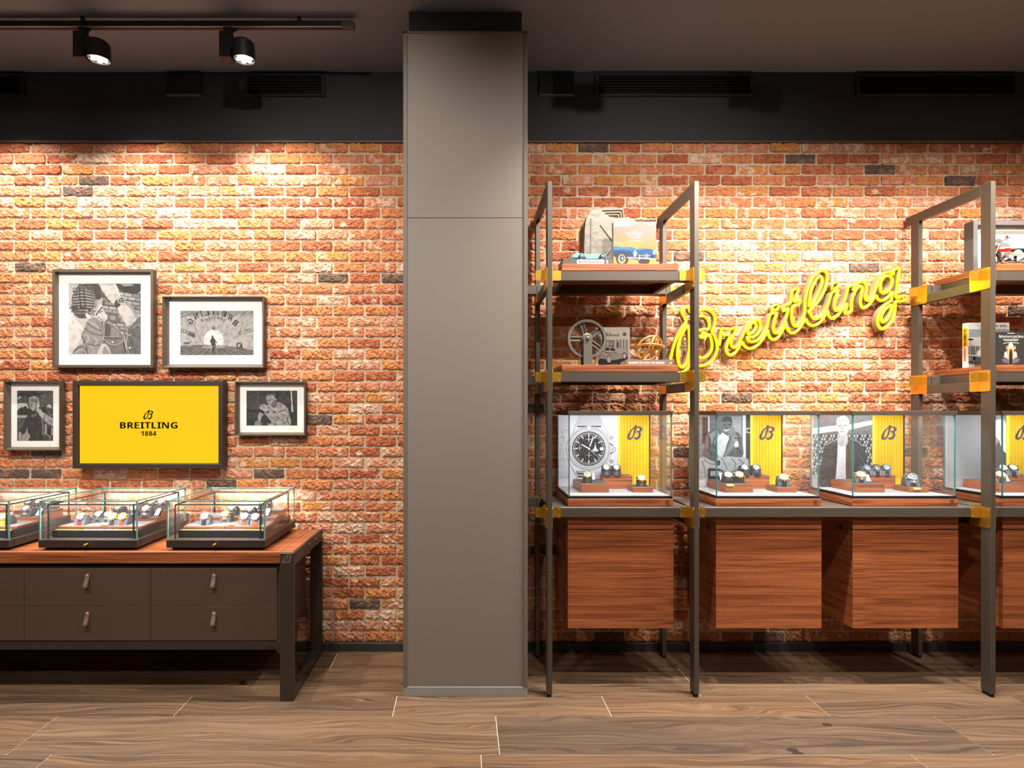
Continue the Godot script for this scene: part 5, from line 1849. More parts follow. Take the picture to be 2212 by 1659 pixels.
# ------------------------------------------------------------------ glass cases on the counter
func poster_watch() -> Texture2D:
	var c := Cv.new(416, 500, Color(0.86, 0.87, 0.9), 170, 170, 955, 1150)
	var gr := func(v: float) -> Color: return Color(v * 0.985, v * 0.99, v)
	# plan drawing lines
	c.line([180, 318, 305, 318], 3, gr.call(0.6), false).poly([180, 470, 215, 465, 215, 372, 300, 372, 300, 385, 228, 385, 228, 480, 180, 500], gr.call(0.76)).line([180, 470, 218, 465, 218, 380, 300, 380], 3, gr.call(0.45), false).line([235, 460, 235, 540, 190, 590, 190, 775, 235, 775, 235, 660, 215, 600, 235, 560], 4, gr.call(0.42), false)
	c.line([430, 170, 415, 250, 360, 400, 280, 560, 270, 660, 300, 790, 400, 1000, 420, 1050], 5, gr.call(0.4)).line([715, 170, 740, 260, 820, 420, 870, 560], 4, gr.call(0.5)).line([340, 870, 410, 1000], 4, gr.call(0.35), false)
	# bracelet, case and lugs
	c.poly([425, 170, 720, 170, 745, 310, 400, 310], gr.call(0.8))
	for k in 5:
		c.line([425 - k * 3, 185 + k * 26, 722 + k * 5, 185 + k * 26], 3, gr.call(0.52), false)
	c.rect(415, 315, 735, 338, gr.call(0.38)).poly([400, 935, 590, 935, 590, 1035, 430, 1035], gr.call(0.45))
	for k in 5:
		c.rect(425, 945 + k * 20, 590, 955 + k * 20, gr.call(0.9 if k % 2 == 0 else 0.25))
	c.blob([300, 640, 330, 430, 480, 340, 680, 340, 830, 440, 880, 640, 820, 830, 680, 900, 480, 900, 340, 830], gr.call(0.78))
	c.oval(570, 635, 272, 292, gr.call(0.83)).ring(570, 635, 272, 292, 5, gr.call(0.4)).ring(570, 635, 240, 255, 4, gr.call(0.6))
	for k in 60:
		var d := Vector2(cos(TAU * k / 60), sin(TAU * k / 60))
		c.line([570 + d.x * 246, 635 + d.y * 262, 570 + d.x * 266, 635 + d.y * 285], 4, gr.call(0.45), false)
	c.oval(570, 630, 222, 236, gr.call(0.2)).ring(570, 630, 206, 218, 8, gr.call(0.8)).oval(570, 630, 196, 208, gr.call(0.16))
	for k in 60:
		var d := Vector2(cos(TAU * k / 60), sin(TAU * k / 60))
		var b := k % 5 == 0
		c.line([570 + d.x * (150 if b else 172), 630 + d.y * (160 if b else 184), 570 + d.x * 190, 630 + d.y * 202], 13 if b else 4, gr.call(0.95), false)
		if k % 2 == 0:
			c.line([570 + d.x * 209, 630 + d.y * 222, 570 + d.x * 219, 630 + d.y * 232], 4, gr.call(0.7), false)
	# sub dials, hands, emblem
	for q in [[570, 500], [450, 620], [573, 720]]:
		c.ring(q[0], q[1], 60, 64, 4, gr.call(0.45)).line([q[0] - 34, q[1], q[0] + 34, q[1]], 6, gr.call(0.85), false).line([q[0], q[1] - 44, q[0], q[1] + 34], 7, gr.call(0.9), false)
	c.line([585, 595, 628, 470], 15, gr.call(0.97), false).line([560, 620, 478, 575], 15, gr.call(0.97), false).line([570, 630, 710, 755], 5, gr.call(0.9), false).oval(572, 630, 14, 14, gr.call(0.9))
	c.rect(716, 612, 758, 650, gr.call(0.92)).poly([655, 560, 668, 610, 690, 660, 620, 660, 642, 610], gr.call(0.8)).line([655, 545, 655, 600], 5, gr.call(0.9), false)
	for k in 3:
		c.line([618, 640 + k * 13, 694, 640 + k * 13], 5, gr.call(0.9), false)
	c.poly([545, 320, 600, 320, 600, 360, 572, 395, 545, 360], gr.call(0.88)).line([545, 320, 545, 360, 572, 392, 600, 360, 600, 320], 4, gr.call(0.45), false)
	# crown and pushers
	c.oval(905, 640, 26, 30, gr.call(0.8)).ring(905, 640, 26, 30, 5, gr.call(0.4)).oval(870, 480, 24, 26, gr.call(0.75)).ring(870, 480, 24, 26, 5, gr.call(0.4)).oval(868, 805, 24, 26, gr.call(0.7)).ring(868, 805, 24, 26, 5, gr.call(0.35)).line([850, 560, 890, 590], 12, gr.call(0.3), false).line([850, 700, 890, 680], 12, gr.call(0.3), false)
	return c.tex()


func poster_suit() -> Texture2D:
	var gr := func(v: float) -> Color: return Color(v * 0.97, v * 0.99, v)
	var c := Cv.new(416, 500, gr.call(0.4), 38, 170, 858, 1145)
	c.fade(38, 170, 858, 1145, gr.call(0.46), gr.call(0.3)).rect(38, 170, 280, 1145, gr.call(0.5)).rect(200, 200, 275, 560, gr.call(0.16)).rect(280, 190, 300, 420, gr.call(0.8)).rect(600, 190, 740, 620, gr.call(0.62)).rect(755, 170, 800, 800, gr.call(0.85)).rect(800, 170, 858, 760, gr.call(0.26)).rect(810, 345, 858, 415, gr.call(0.8)).rect(822, 358, 858, 402, gr.call(0.2))
	c.rect(38, 880, 858, 1145, gr.call(0.56)).rect(280, 900, 480, 1040, gr.call(0.16)).rect(310, 930, 460, 1000, gr.call(0.7))
	# trousers
	c.blob([60, 1145, 110, 860, 200, 740, 420, 720, 640, 740, 790, 750, 840, 830, 850, 1145, 700, 1145, 690, 900, 560, 950, 420, 900, 270, 900, 250, 1145], gr.call(0.72))
	for q in [[220, 760, 300, 830, 420, 840], [200, 800, 240, 940, 240, 1010], [470, 760, 520, 850, 540, 900], [700, 770, 760, 820, 740, 890], [600, 760, 660, 830, 640, 880]]:
		c.line(q, 16, gr.call(0.5))
	# jacket
	c.blob([200, 680, 240, 540, 270, 420, 400, 350, 520, 440, 640, 400, 720, 430, 750, 560, 760, 720, 640, 740, 560, 690, 520, 740, 430, 720, 380, 800, 260, 760, 200, 720], gr.call(0.38))
	c.blob([400, 440, 560, 470, 540, 560, 480, 730, 390, 690, 400, 560], gr.call(0.82))
	c.poly([400, 360, 430, 430, 360, 600, 400, 640, 330, 560, 300, 430], gr.call(0.55)).poly([620, 450, 560, 600, 500, 720, 530, 730, 640, 600], gr.call(0.52))
	for q in [[270, 430, 300, 540, 280, 640], [230, 640, 300, 660, 330, 720], [640, 600, 700, 640, 730, 700], [380, 620, 350, 560, 370, 470]]:
		c.line(q, 13, gr.call(0.2))
	c.line([275, 430, 320, 470, 330, 560], 8, gr.call(0.62)).blob([380, 800, 440, 790, 440, 850, 390, 850], gr.call(0.2)).blob([640, 560, 680, 520, 700, 590, 650, 610], gr.call(0.9))
	# head and hand
	c.blob([470, 280, 480, 220, 540, 190, 600, 210, 615, 280, 600, 300, 480, 300], gr.call(0.3)).blob([470, 290, 490, 260, 600, 270, 608, 330, 590, 390, 540, 440, 500, 420, 475, 360], gr.call(0.42)).line([490, 310, 525, 300], 9, gr.call(0.14), false).line([560, 300, 595, 300], 9, gr.call(0.14), false).line([540, 310, 530, 345, 555, 350], 8, gr.call(0.26)).line([500, 372, 530, 385, 562, 366], 14, gr.call(0.95))
	c.blob([560, 380, 590, 340, 640, 350, 660, 420, 650, 470, 610, 470, 570, 420], gr.call(0.5)).blob([600, 460, 660, 440, 690, 500, 640, 540], gr.call(0.56)).line([640, 480, 700, 490], 14, gr.call(0.2), false).blob([470, 410, 540, 450, 570, 440, 540, 490, 460, 470], gr.call(0.86))
	return c.mottle(11, 0.22, 0.15).tex()


func poster_jacket() -> Texture2D:
	var gr := func(v: float) -> Color: return Color(v, v, v * 1.0)
	var c := Cv.new(416, 500, gr.call(0.55), -88, 170, 740, 1145)
	c.fade(-88, 170, 740, 480, gr.call(0.66), gr.call(0.4)).poly([-88, 350, 240, 310, 430, 300, 740, 240, 740, 300, 430, 370, 240, 390, -88, 430], gr.call(0.97)).rect(-88, 450, 740, 1145, gr.call(0.35))
	for y in 14:
		for x in 24:
			var px := -88.0 + x * 36 + (y % 2) * 18
			c.poly([px, 440 + y * 42, px + 15, 440 + y * 42, px + 15, 472 + y * 42, px, 468 + y * 42], gr.call(0.85 if (x + y) % 3 else 0.1))
	c.rect(-88, 980, 740, 1145, gr.call(0.62))
	# jacket, shirt
	c.blob([20, 1145, 40, 760, 90, 570, 240, 480, 330, 470, 400, 470, 560, 520, 640, 640, 670, 880, 640, 1145], gr.call(0.26))
	c.poly([262, 560, 375, 540, 372, 900, 380, 1145, 215, 1145, 245, 900], gr.call(0.88))
	c.line([100, 580, 180, 530, 250, 500], 10, gr.call(0.7)).line([440, 490, 540, 530, 600, 590], 10, gr.call(0.7)).line([70, 640, 150, 640, 240, 600], 9, gr.call(0.12)).line([60, 740, 160, 750, 230, 730], 9, gr.call(0.1)).line([560, 700, 620, 800, 640, 880], 10, gr.call(0.42)).line([400, 560, 420, 700, 410, 900], 12, gr.call(0.15)).line([80, 900, 160, 920, 220, 900], 9, gr.call(0.1)).line([480, 560, 500, 700, 480, 900], 14, gr.call(0.36))
	# neck and head
	c.blob([265, 430, 390, 430, 395, 560, 330, 600, 265, 570], gr.call(0.74)).blob([245, 300, 250, 230, 300, 190, 370, 190, 415, 230, 425, 310, 405, 400, 360, 440, 300, 440, 262, 390], gr.call(0.88)).blob([245, 280, 255, 215, 320, 180, 390, 195, 425, 270, 405, 250, 330, 225, 270, 245], gr.call(0.95)).line([268, 318, 308, 314], 9, gr.call(0.36), false).line([345, 314, 385, 314], 9, gr.call(0.36), false).line([325, 322, 318, 360, 340, 364], 7, gr.call(0.55)).line([295, 398, 345, 396], 9, gr.call(0.42), false).oval(428, 330, 12, 28, gr.call(0.8))
	return c.mottle(11, 0.22, 0.15).tex()


func poster_plain() -> Texture2D:
	var gr := func(v: float) -> Color: return Color(v * 0.98, v * 0.99, v)
	var c := Cv.new(416, 500, gr.call(0.58), 0, 0, 830, 975)
	# mostly an even grey, a pale figure towards the right
	c.fade(0, 0, 830, 975, gr.call(0.56), gr.call(0.6)).blob([560, 975, 600, 620, 700, 400, 760, 360, 830, 420, 830, 975], gr.call(0.34)).blob([640, 120, 720, 60, 820, 90, 830, 330, 760, 360, 680, 280], gr.call(0.86)).blob([740, 370, 830, 330, 830, 520], gr.call(0.92))
	return c.tex()


func slat_tex() -> Texture2D:
	# the yellow panel's fine woven lines
	var c := Cv.new(64, 512, Color(0.95, 0.76, 0.06), 0, 0, 1, 120)
	for k in 120:
		c.rect(0, k, 1, k + 0.22, Color(0.72, 0.52, 0.05))
	return c.tex()


func build_wall_cases() -> void:
	var posters := [poster_watch(), poster_suit(), poster_jacket(), poster_plain()]
	var what := ["a drawing of a large watch", "a photo of a seated man in a suit", "a photo of a man in a dark jacket", "a plain grey print"]
	var panel := print_mat(slat_tex(), 0.55)
	var blue := mat(rgb(58, 46, 92), 0.6)
	var edge := mat(rgb(70, 118, 116), 0.15)
	var lit_edge := mat(rgb(252, 214, 60), 0.4)
	for k in 4:
		var x: float = UNIT_X[k]
		var z0 := 0.105
		var z1 := 0.494
		var zc := (z0 + z1) / 2
		var d := z1 - z0
		var w := UNIT_W
		var y := 1.0945
		var o := thing("counter_showcase", "tall glass case on the counter holding " + what[k], "showcase", Vector3(x, y, zc), 0.0, "tall glass cases on the counter")
		var b := part(o, "case_base", MB.new().box(Vector3(0, 0.021, 0), Vector3(w, 0.042, d), 0.001), M.walnut)
		part(b, "lock_inset", MB.new().box(Vector3(w / 2 - 0.036, 0.022, d / 2), Vector3(0.022, 0.032, 0.002), 0.0005), mat(rgb(110, 56, 34), 0.4))
		part(o, "case_tray", MB.new().box(Vector3(0, 0.05, 0), Vector3(w - 0.008, 0.016, d - 0.008), 0.001), M.black)
		part(o, "deck", MB.new().box(Vector3(0, 0.0585, 0), Vector3(w - 0.03, 0.0015, d - 0.03)), M.deck)
		var gy := 0.059
		var gh := 1.640 - y - gy
		glass_box(o, w - 0.012, gh, d - 0.012, gy, 0.008, false)
		for sx in [-1, 1]:
			for sz in [-1, 1]:
				part(o, "glass_edge", MB.new().box(Vector3(sx * (w / 2 - 0.01), gy + gh / 2, sz * (d / 2 - 0.01)), Vector3(0.007, gh, 0.007), 0.001), edge)
		# roof frame with the light under it
		part(o, "roof", MB.new().box(Vector3(0, 0.566, 0), Vector3(w, 0.008, d), 0.001), M.steel)
		var f := MB.new()
		for s in [-1, 1]:
			f.box(Vector3(0, 0.554, s * (d / 2 - 0.006)), Vector3(w - 0.004, 0.02, 0.012), 0.001)
			f.box(Vector3(s * (w / 2 - 0.006), 0.554, 0), Vector3(0.012, 0.02, d - 0.024), 0.001)
		part(o, "roof_frame", f, M.steel)
		part(o, "led_strip", MB.new().box(Vector3(0, 0.5585, d / 2 - 0.05), Vector3(w - 0.08, 0.005, 0.02)), M.strip)
		var l := AreaLight3D.new()
		l.name = "case_light"
		l.light_color = Color(0.98, 0.99, 1.0)
		l.light_energy = 0.4
		l.area_size = Vector2(w - 0.08, 0.02)
		l.shadow_enabled = true
		o.add_child(l)
		l.transform = Transform3D(Basis(Vector3(1, 0, 0), -PI / 2 + 0.45), Vector3(0, 0.553, d / 2 - 0.05))
		# back: print at the left, yellow panel at the right
		var zb := -d / 2 + 0.022
		var px0 := -w / 2 + 0.012
		var px1 := px0 + 0.4
		var pm := MB.new()
		part(o, "print_board", MB.new().box(Vector3((px0 + px1) / 2, gy + gh / 2, zb - 0.003), Vector3(px1 - px0, gh - 0.004, 0.005)), M.white)
		pm.quad(Vector3(px0, gy + 0.002, zb), Vector3(px1, gy + 0.002, zb), Vector3(px1, gy + gh - 0.002, zb), Vector3(px0, gy + gh - 0.002, zb), Vector3(0, 0, 1))
		part(o, "print", pm, print_mat(posters[k], 0.6, 0.92))
		var qx0 := px1 + 0.02
		var qx1 := w / 2 - 0.012
		part(o, "panel_edge", MB.new().box(Vector3(px1 + 0.009, gy + gh / 2, zb - 0.001), Vector3(0.018, gh - 0.004, 0.012), 0.002), lit_edge)
		var fl := MB.new()
		var nf := 9
		for q in nf:
			var a := qx0 + (qx1 - qx0) * q / nf + 0.0011
			var c := qx0 + (qx1 - qx0) * (q + 1) / nf - 0.0011
			fl.quad(Vector3(a, gy + 0.002, zb), Vector3(c, gy + 0.002, zb), Vector3(c, gy + gh - 0.002, zb), Vector3(a, gy + gh - 0.002, zb), Vector3(0, 0, 1))
			fl.quad(Vector3(a, gy + 0.002, zb - 0.004), Vector3(a, gy + 0.002, zb), Vector3(a, gy + gh - 0.002, zb), Vector3(a, gy + gh - 0.002, zb - 0.004), Vector3(-1, 0, 0))
			fl.quad(Vector3(c, gy + 0.002, zb - 0.004), Vector3(c, gy + 0.002, zb), Vector3(c, gy + gh - 0.002, zb), Vector3(c, gy + gh - 0.002, zb - 0.004), Vector3(1, 0, 0))
		part(o, "yellow_panel", fl, panel)
		part(o, "panel_backing", MB.new().box(Vector3((qx0 + qx1) / 2, gy + gh / 2, zb - 0.0055), Vector3(qx1 - qx0, gh - 0.004, 0.003)), mat(rgb(120, 88, 14), 0.7))
		part(o, "panel_post", MB.new().box(Vector3(qx1 + 0.003, gy + gh / 2, zb), Vector3(0.006, gh, 0.012), 0.001), M.black)
		var lg := part(o, "logo", logo_mesh(0.1, 0.003), blue)
		lg.position = Vector3((qx0 + qx1) / 2 - 0.003, 1.521 - y, zb + 0.0005)
		case_goods(k, x - w / 2, y + 0.0593)


func case_goods(k: int, xl: float, y: float) -> void:
	var cn: String = ["first", "second", "third", "fourth"][k] + " tall case"
	var s: float = [-0.002, 0.012, 0.018, 0.012][k]
	var gb := "walnut blocks in the tall cases"
	var gw := "watches in the tall cases"
	var a := xl + 0.112 + s
	var b := xl + 0.44 + s
	var c := xl + 0.14 + s
	block("low walnut block at the left of the " + cn, a, a + 0.176, y, 0.055, 0.13, 0.36, gb)
	block("small walnut block at the right of the " + cn, b, b + 0.124, y, 0.033, 0.24, 0.36, gb)
	block("long raised walnut block at the back of the " + cn, a + 0.178, c + 0.345, y, 0.0866, 0.1345, 0.207, gb)
	var y1 := y + 0.056
	var y2 := y + 0.034
	var y3 := y + 0.0876
	var steel := Color(0.8, 0.8, 0.8, 0.0)
	var white := Color(0.93, 0.93, 0.92)
	var navy := rgb(60, 90, 130)
	var zr := 0.176
	var zl := 0.3
	if k == 0:
		watch("gold watch on the low block of the first tall case", Vector3(a + 0.055, y1, zl), -0.25, rgb(96, 84, 70), "gold", rgb(150, 190, 210), gw, 1.0, "dark_cushion")
		watch("watch with white dial at the back of the first tall case", Vector3(c + 0.18, y3, zr), -0.2, rgb(90, 78, 68), "chrome", white, gw, 1.0, "dark_cushion")
		watch("watch with pale blue dial at the back of the first tall case", Vector3(c + 0.245, y3, zr), -0.2, rgb(80, 76, 74), "chrome", rgb(190, 205, 225), gw, 1.0, "dark_cushion")
		watch("rose gold watch alone on the small block of the first tall case", Vector3(b + 0.07, y2, zl), -0.25, rgb(110, 84, 60), "gold", rgb(220, 215, 225), gw, 1.0, "dark_cushion")
		little_screen("blue screen standing on the low block of the first tall case", Vector3(a + 0.11, y1, 0.2), -0.1)
	elif k == 1:
		watch("front left steel watch on the low block of the second tall case", Vector3(a + 0.045, y1, zl), -0.3, steel, "chrome", white, gw, 1.0, "dark_cushion")
		watch("front right watch with gold case on the low block of the second tall case", Vector3(a + 0.115, y1, zl), -0.3, rgb(30, 28, 28), "gold", white, gw, 1.0, "dark_cushion")
		watch("left watch at the back of the second tall case", Vector3(c + 0.19, y3, zr), -0.3, rgb(40, 40, 44), "chrome", white, gw, 1.0, "dark_cushion")
		watch("right watch with blue dial at the back of the second tall case", Vector3(c + 0.265, y3, zr), -0.3, steel, "chrome", rgb(170, 190, 230), gw, 1.0, "dark_cushion")
		watch("rose gold watch alone on the small block of the second tall case", Vector3(b + 0.07, y2, zl), -0.35, rgb(28, 26, 26), "gold", white, gw, 1.1)
		little_screen("blue screen behind the watches on the low block of the second tall case", Vector3(a + 0.07, y1, 0.2), -0.1)
		price_tag("yellow tag on the low block of the second tall case", Vector3(a + 0.03, y + 0.038, 0.362))
	elif k == 2:
		watch("left watch of three at the back of the third tall case", Vector3(c + 0.163, y3, zr), -0.15, steel, "chrome", navy, gw)
		watch("middle watch of three at the back of the third tall case", Vector3(c + 0.227, y3, zr), -0.15, steel, "chrome", rgb(40, 40, 44), gw)
		watch("right watch of three at the back of the third tall case", Vector3(c + 0.291, y3, zr), -0.15, steel, "chrome", rgb(150, 180, 225), gw)
		watch("two-tone watch on the low block of the third tall case", Vector3(a + 0.06, y1, zl), -0.35, steel, "gold", white, gw)
		little_screen("blue screen on the low block of the third tall case", Vector3(a + 0.125, y1, 0.29), -0.2)
		watch("steel watch with dark cushion alone on the small block of the third tall case", Vector3(b + 0.06, y2, zl), -0.4, steel, "chrome", rgb(70, 78, 90), gw, 1.2)
		price_tag("yellow tag on the small block of the third tall case", Vector3(b + 0.045, y + 0.016, 0.362))
	else:
		watch("left watch at the back of the fourth tall case", Vector3(c + 0.17, y3, zr), -0.35, steel, "chrome", white, gw)
		watch("right watch at the back of the fourth tall case", Vector3(c + 0.235, y3, zr), -0.35, steel, "chrome", white, gw)
		watch("watch on the low block of the fourth tall case", Vector3(a + 0.05, y1, zl), -0.35, steel, "gold", white, gw)
		little_screen("blue screen on the low block of the fourth tall case", Vector3(a + 0.12, y1, 0.29), -0.2)


func block(label: String, x0: float, x1: float, y: float, h: float, z0: float, z1: float, group: String) -> void:
	var o := thing("walnut_block", label, "block", Vector3((x0 + x1) / 2, y, (z0 + z1) / 2), 0.0, group)
	part(o, "block_body", MB.new().box(Vector3(0, h / 2, 0), Vector3(x1 - x0, h, z1 - z0), 0.0015), M.walnut)
	part(o, "felt_inlay", MB.new().box(Vector3(0, h, 0), Vector3(x1 - x0 - 0.008, 0.0012, z1 - z0 - 0.008)), mat(rgb(66, 62, 60), 0.9))


# ------------------------------------------------------------------ the neon sign
func neon_path(f: Array, view: int) -> PackedVector2Array:
	var o: Vector2 = [Vector2(1440, 640), Vector2(1640, 580), Vector2(1800, 560)][view]
	var s: float = [8.508, 10.367, 9.761][view]
	var d := CAM_Z - 0.075
	var p := PackedVector2Array()
	for q in Draw.pts(f):
		var e := o + q / s
		p.append(Vector2((e.x - 1001.0) * d / FOCAL, CAM_Y - (e.y - 890.0) * d / FOCAL))
	return p


func build_neon() -> void:
	var o := thing("neon_sign", "yellow neon script sign slanting across the bricks between the shelves", "sign", Vector3(2.26, 1.98, 0.0))
	var tubes := []      # [points, closed]
	# B
	tubes.append([neon_path([80, 1150, 120, 960, 180, 790, 260, 630, 340, 500, 362, 455, 330, 380, 283, 268, 395, 190, 428, 262, 480, 315, 590, 262, 680, 238, 760, 242, 840, 290, 888, 370, 895, 460, 872, 570, 838, 645, 880, 720, 920, 830, 935, 960, 900, 1090, 830, 1190, 720, 1258, 590, 1275, 500, 1245, 475, 1160, 530, 1090, 590, 1112, 680, 1130, 760, 1090, 820, 1000, 838, 900, 820, 780, 785, 702, 720, 742, 650, 752, 590, 725, 550, 780, 500, 960, 430, 1240, 360, 1350, 260, 1408, 150, 1380, 90, 1290], 0), true])
	tubes.append([neon_path([400, 540, 330, 625, 268, 745, 222, 885, 204, 1020, 213, 1170, 245, 1268, 298, 1303, 358, 1250, 400, 1120, 425, 950, 425, 740], 0), true])
	tubes.append([neon_path([590, 365, 680, 362, 752, 410, 785, 490, 787, 560, 762, 604, 690, 600, 625, 625, 575, 600, 548, 500, 555, 410], 0), true])
	tubes.append([neon_path([652, 690, 690, 668, 716, 674, 690, 698], 0), true])
	# upper run of r, e, i, t, l
	var up := neon_path([968, 905, 990, 780, 1010, 650, 1022, 592, 1110, 602, 1200, 597, 1290, 568, 1258, 655, 1220, 740, 1188, 830, 1195, 900, 1235, 940, 1295, 925, 1342, 850, 1390, 740, 1440, 640, 1500, 530, 1575, 455, 1640, 432, 1700, 452, 1732, 520, 1720, 610, 1670, 690, 1590, 745, 1492, 752, 1505, 800, 1565, 832, 1640, 822, 1720, 765, 1790, 665, 1850, 555], 0)
	up.append_array(neon_path([205, 1190, 255, 1025, 392, 1000, 372, 1080, 342, 1200, 322, 1310, 338, 1410, 390, 1448, 460, 1400, 530, 1290, 590, 1150, 635, 1000, 648, 892, 545, 952, 562, 830, 690, 780, 728, 620, 755, 490, 885, 450, 850, 570, 790, 742, 912, 692, 895, 790, 770, 840, 742, 950, 735, 1080, 760, 1220, 812, 1290, 880, 1268, 960, 1160, 1010, 1040, 1030, 900, 1032, 760, 1060, 560, 1110, 400, 1190, 230, 1290, 110, 1400, 46, 1480, 62, 1530, 140, 1525, 280, 1480, 450, 1400, 610, 1300, 770, 1142, 945, 1170, 1045, 1220, 1112, 1290, 1125, 1380, 1080, 1460, 980, 1530, 840, 1580, 680], 1))
	up.append_array(neon_path([-15, 700, 95, 665, 62, 780, 34, 900, 28, 1010, 58, 1078, 120, 1060, 190, 970, 250, 840, 290, 700, 325, 588, 445, 545, 425, 655, 500, 525, 580, 477, 650, 478, 698, 535, 708, 640, 690, 740, 682, 820, 722, 865, 780, 850, 840, 770, 890, 640, 940, 500, 1000, 375, 1080, 295, 1160, 268, 1225, 285, 1268, 318, 1282, 235, 1395, 185, 1388, 300, 1365, 440, 1350, 620, 1335, 805, 1500, 758], 2))
	tubes.append([up, false])
	# lower run
	var low := neon_path([1048, 720, 1162, 705, 1150, 780, 1120, 870, 1102, 960, 1112, 1030, 1162, 1075, 1230, 1062, 1300, 990, 1350, 900, 1395, 842, 1430, 905, 1490, 948, 1560, 955, 1650, 918, 1740, 830, 1810, 720], 0)
	low.append_array(neon_path([195, 1385, 212, 1480, 260, 1558, 330, 1590, 420, 1550, 510, 1420, 600, 1240, 630, 1340, 690, 1418, 760, 1440, 850, 1400, 940, 1290, 1040, 1135, 1075, 1200, 1140, 1260, 1220, 1275, 1320, 1240, 1420, 1150, 1522, 975, 1560, 1050, 1620, 1110, 1700, 1112], 1))
	low.append_array(neon_path([0, 1245, 70, 1208, 140, 1130, 220, 1020, 286, 940, 272, 1040, 255, 1140, 380, 1095, 386, 980, 402, 850, 440, 725, 500, 625, 570, 568, 614, 595, 608, 690, 582, 820, 578, 930, 612, 1010, 672, 1020, 750, 970, 830, 862, 900, 768, 940, 830, 1000, 868, 1080, 860, 1160, 800, 1250, 690, 1240, 780, 1222, 872, 1120, 940, 1040, 1030, 980, 1130, 942, 1250, 948, 1370, 1005, 1458, 1080, 1460, 1170, 1392, 1250, 1270, 1298, 1120, 1310, 980, 1325, 895, 1495, 870, 1515, 820], 2))
	tubes.append([low, false])
	# counters and dots
	tubes.append([neon_path([1502, 690, 1507, 600, 1552, 512, 1610, 477, 1652, 520, 1638, 600, 1580, 668], 0), true])
	tubes.append([neon_path([1142, 855, 1142, 700, 1162, 520, 1232, 335, 1320, 205, 1385, 182, 1415, 250, 1400, 360, 1340, 520, 1250, 700], 1), true])
	tubes.append([neon_path([1002, 620, 1007, 500, 1052, 402, 1130, 348, 1212, 362, 1248, 440, 1230, 560, 1170, 660, 1090, 713, 1025, 690], 2), true])
	tubes.append([neon_path([1235, 965, 1140, 1022, 1062, 1110, 1013, 1220, 1030, 1308, 1082, 1318, 1150, 1250, 1210, 1120], 2), true])
	var dots := [neon_path([268, 950, 300, 840, 440, 795, 415, 905], 1), neon_path([1622, 460, 1652, 340, 1785, 292, 1760, 420], 1)]
	var base := Vector2(o.position.x, o.position.y)
	var r := 0.0098
	var tube_sect := []
	for k in 10:
		var f := TAU * k / 10
		tube_sect.append(Vector2(cos(f) * r, 0.072 + sin(f) * r))
	tube_sect.reverse()
	var side_sect := [Vector2(-0.0094, 0.034), Vector2(0.0094, 0.034), Vector2(0.0094, 0.071), Vector2(-0.0094, 0.071)]
	side_sect.reverse()
	for t in tubes + [[dots[0], true, false], [dots[1], true, false]]:
		var p: PackedVector2Array = t[0]
		var q := PackedVector2Array()
		for e in p:
			q.append(e - base)
		if t.size() == 2:
			q = Draw.smooth2(q, t[1], 4)
		var h := part(o, "channel", MB.new().along(q, side_sect, t[1], false), M.neon_side)
		part(h, "neon_tube", MB.new().along(q, tube_sect, t[1], true), M.neon)
	# clear stand-offs to the wall
	for e in [[1.63, 1.98], [1.46, 1.9], [1.83, 2.1], [2.05, 2.2], [2.3, 2.33], [2.55, 2.42], [2.8, 2.55]]:
		var s := MB.new()
		s.cyl(Vector3(e[0] - base.x, e[1] - base.y, -0.01), Vector3(e[0] - base.x, e[1] - base.y, 0.036), 0.004, 0.004)
		part(o, "stand_off", s, M.chrome)
	for e in [[1.6, 1.97], [1.95, 2.12], [2.35, 2.38], [2.75, 2.5]]:
		var l := OmniLight3D.new()
		l.name = "neon_light"
		l.light_color = rgb(255, 226, 0)
		l.light_energy = 0.02
		l.light_size = 0.06
		l.omni_range = 8.0
		l.omni_attenuation = 2.0
		l.shadow_enabled = true
		o.add_child(l, true)
		l.position = Vector3(e[0] - base.x, e[1] - base.y, 0.12)


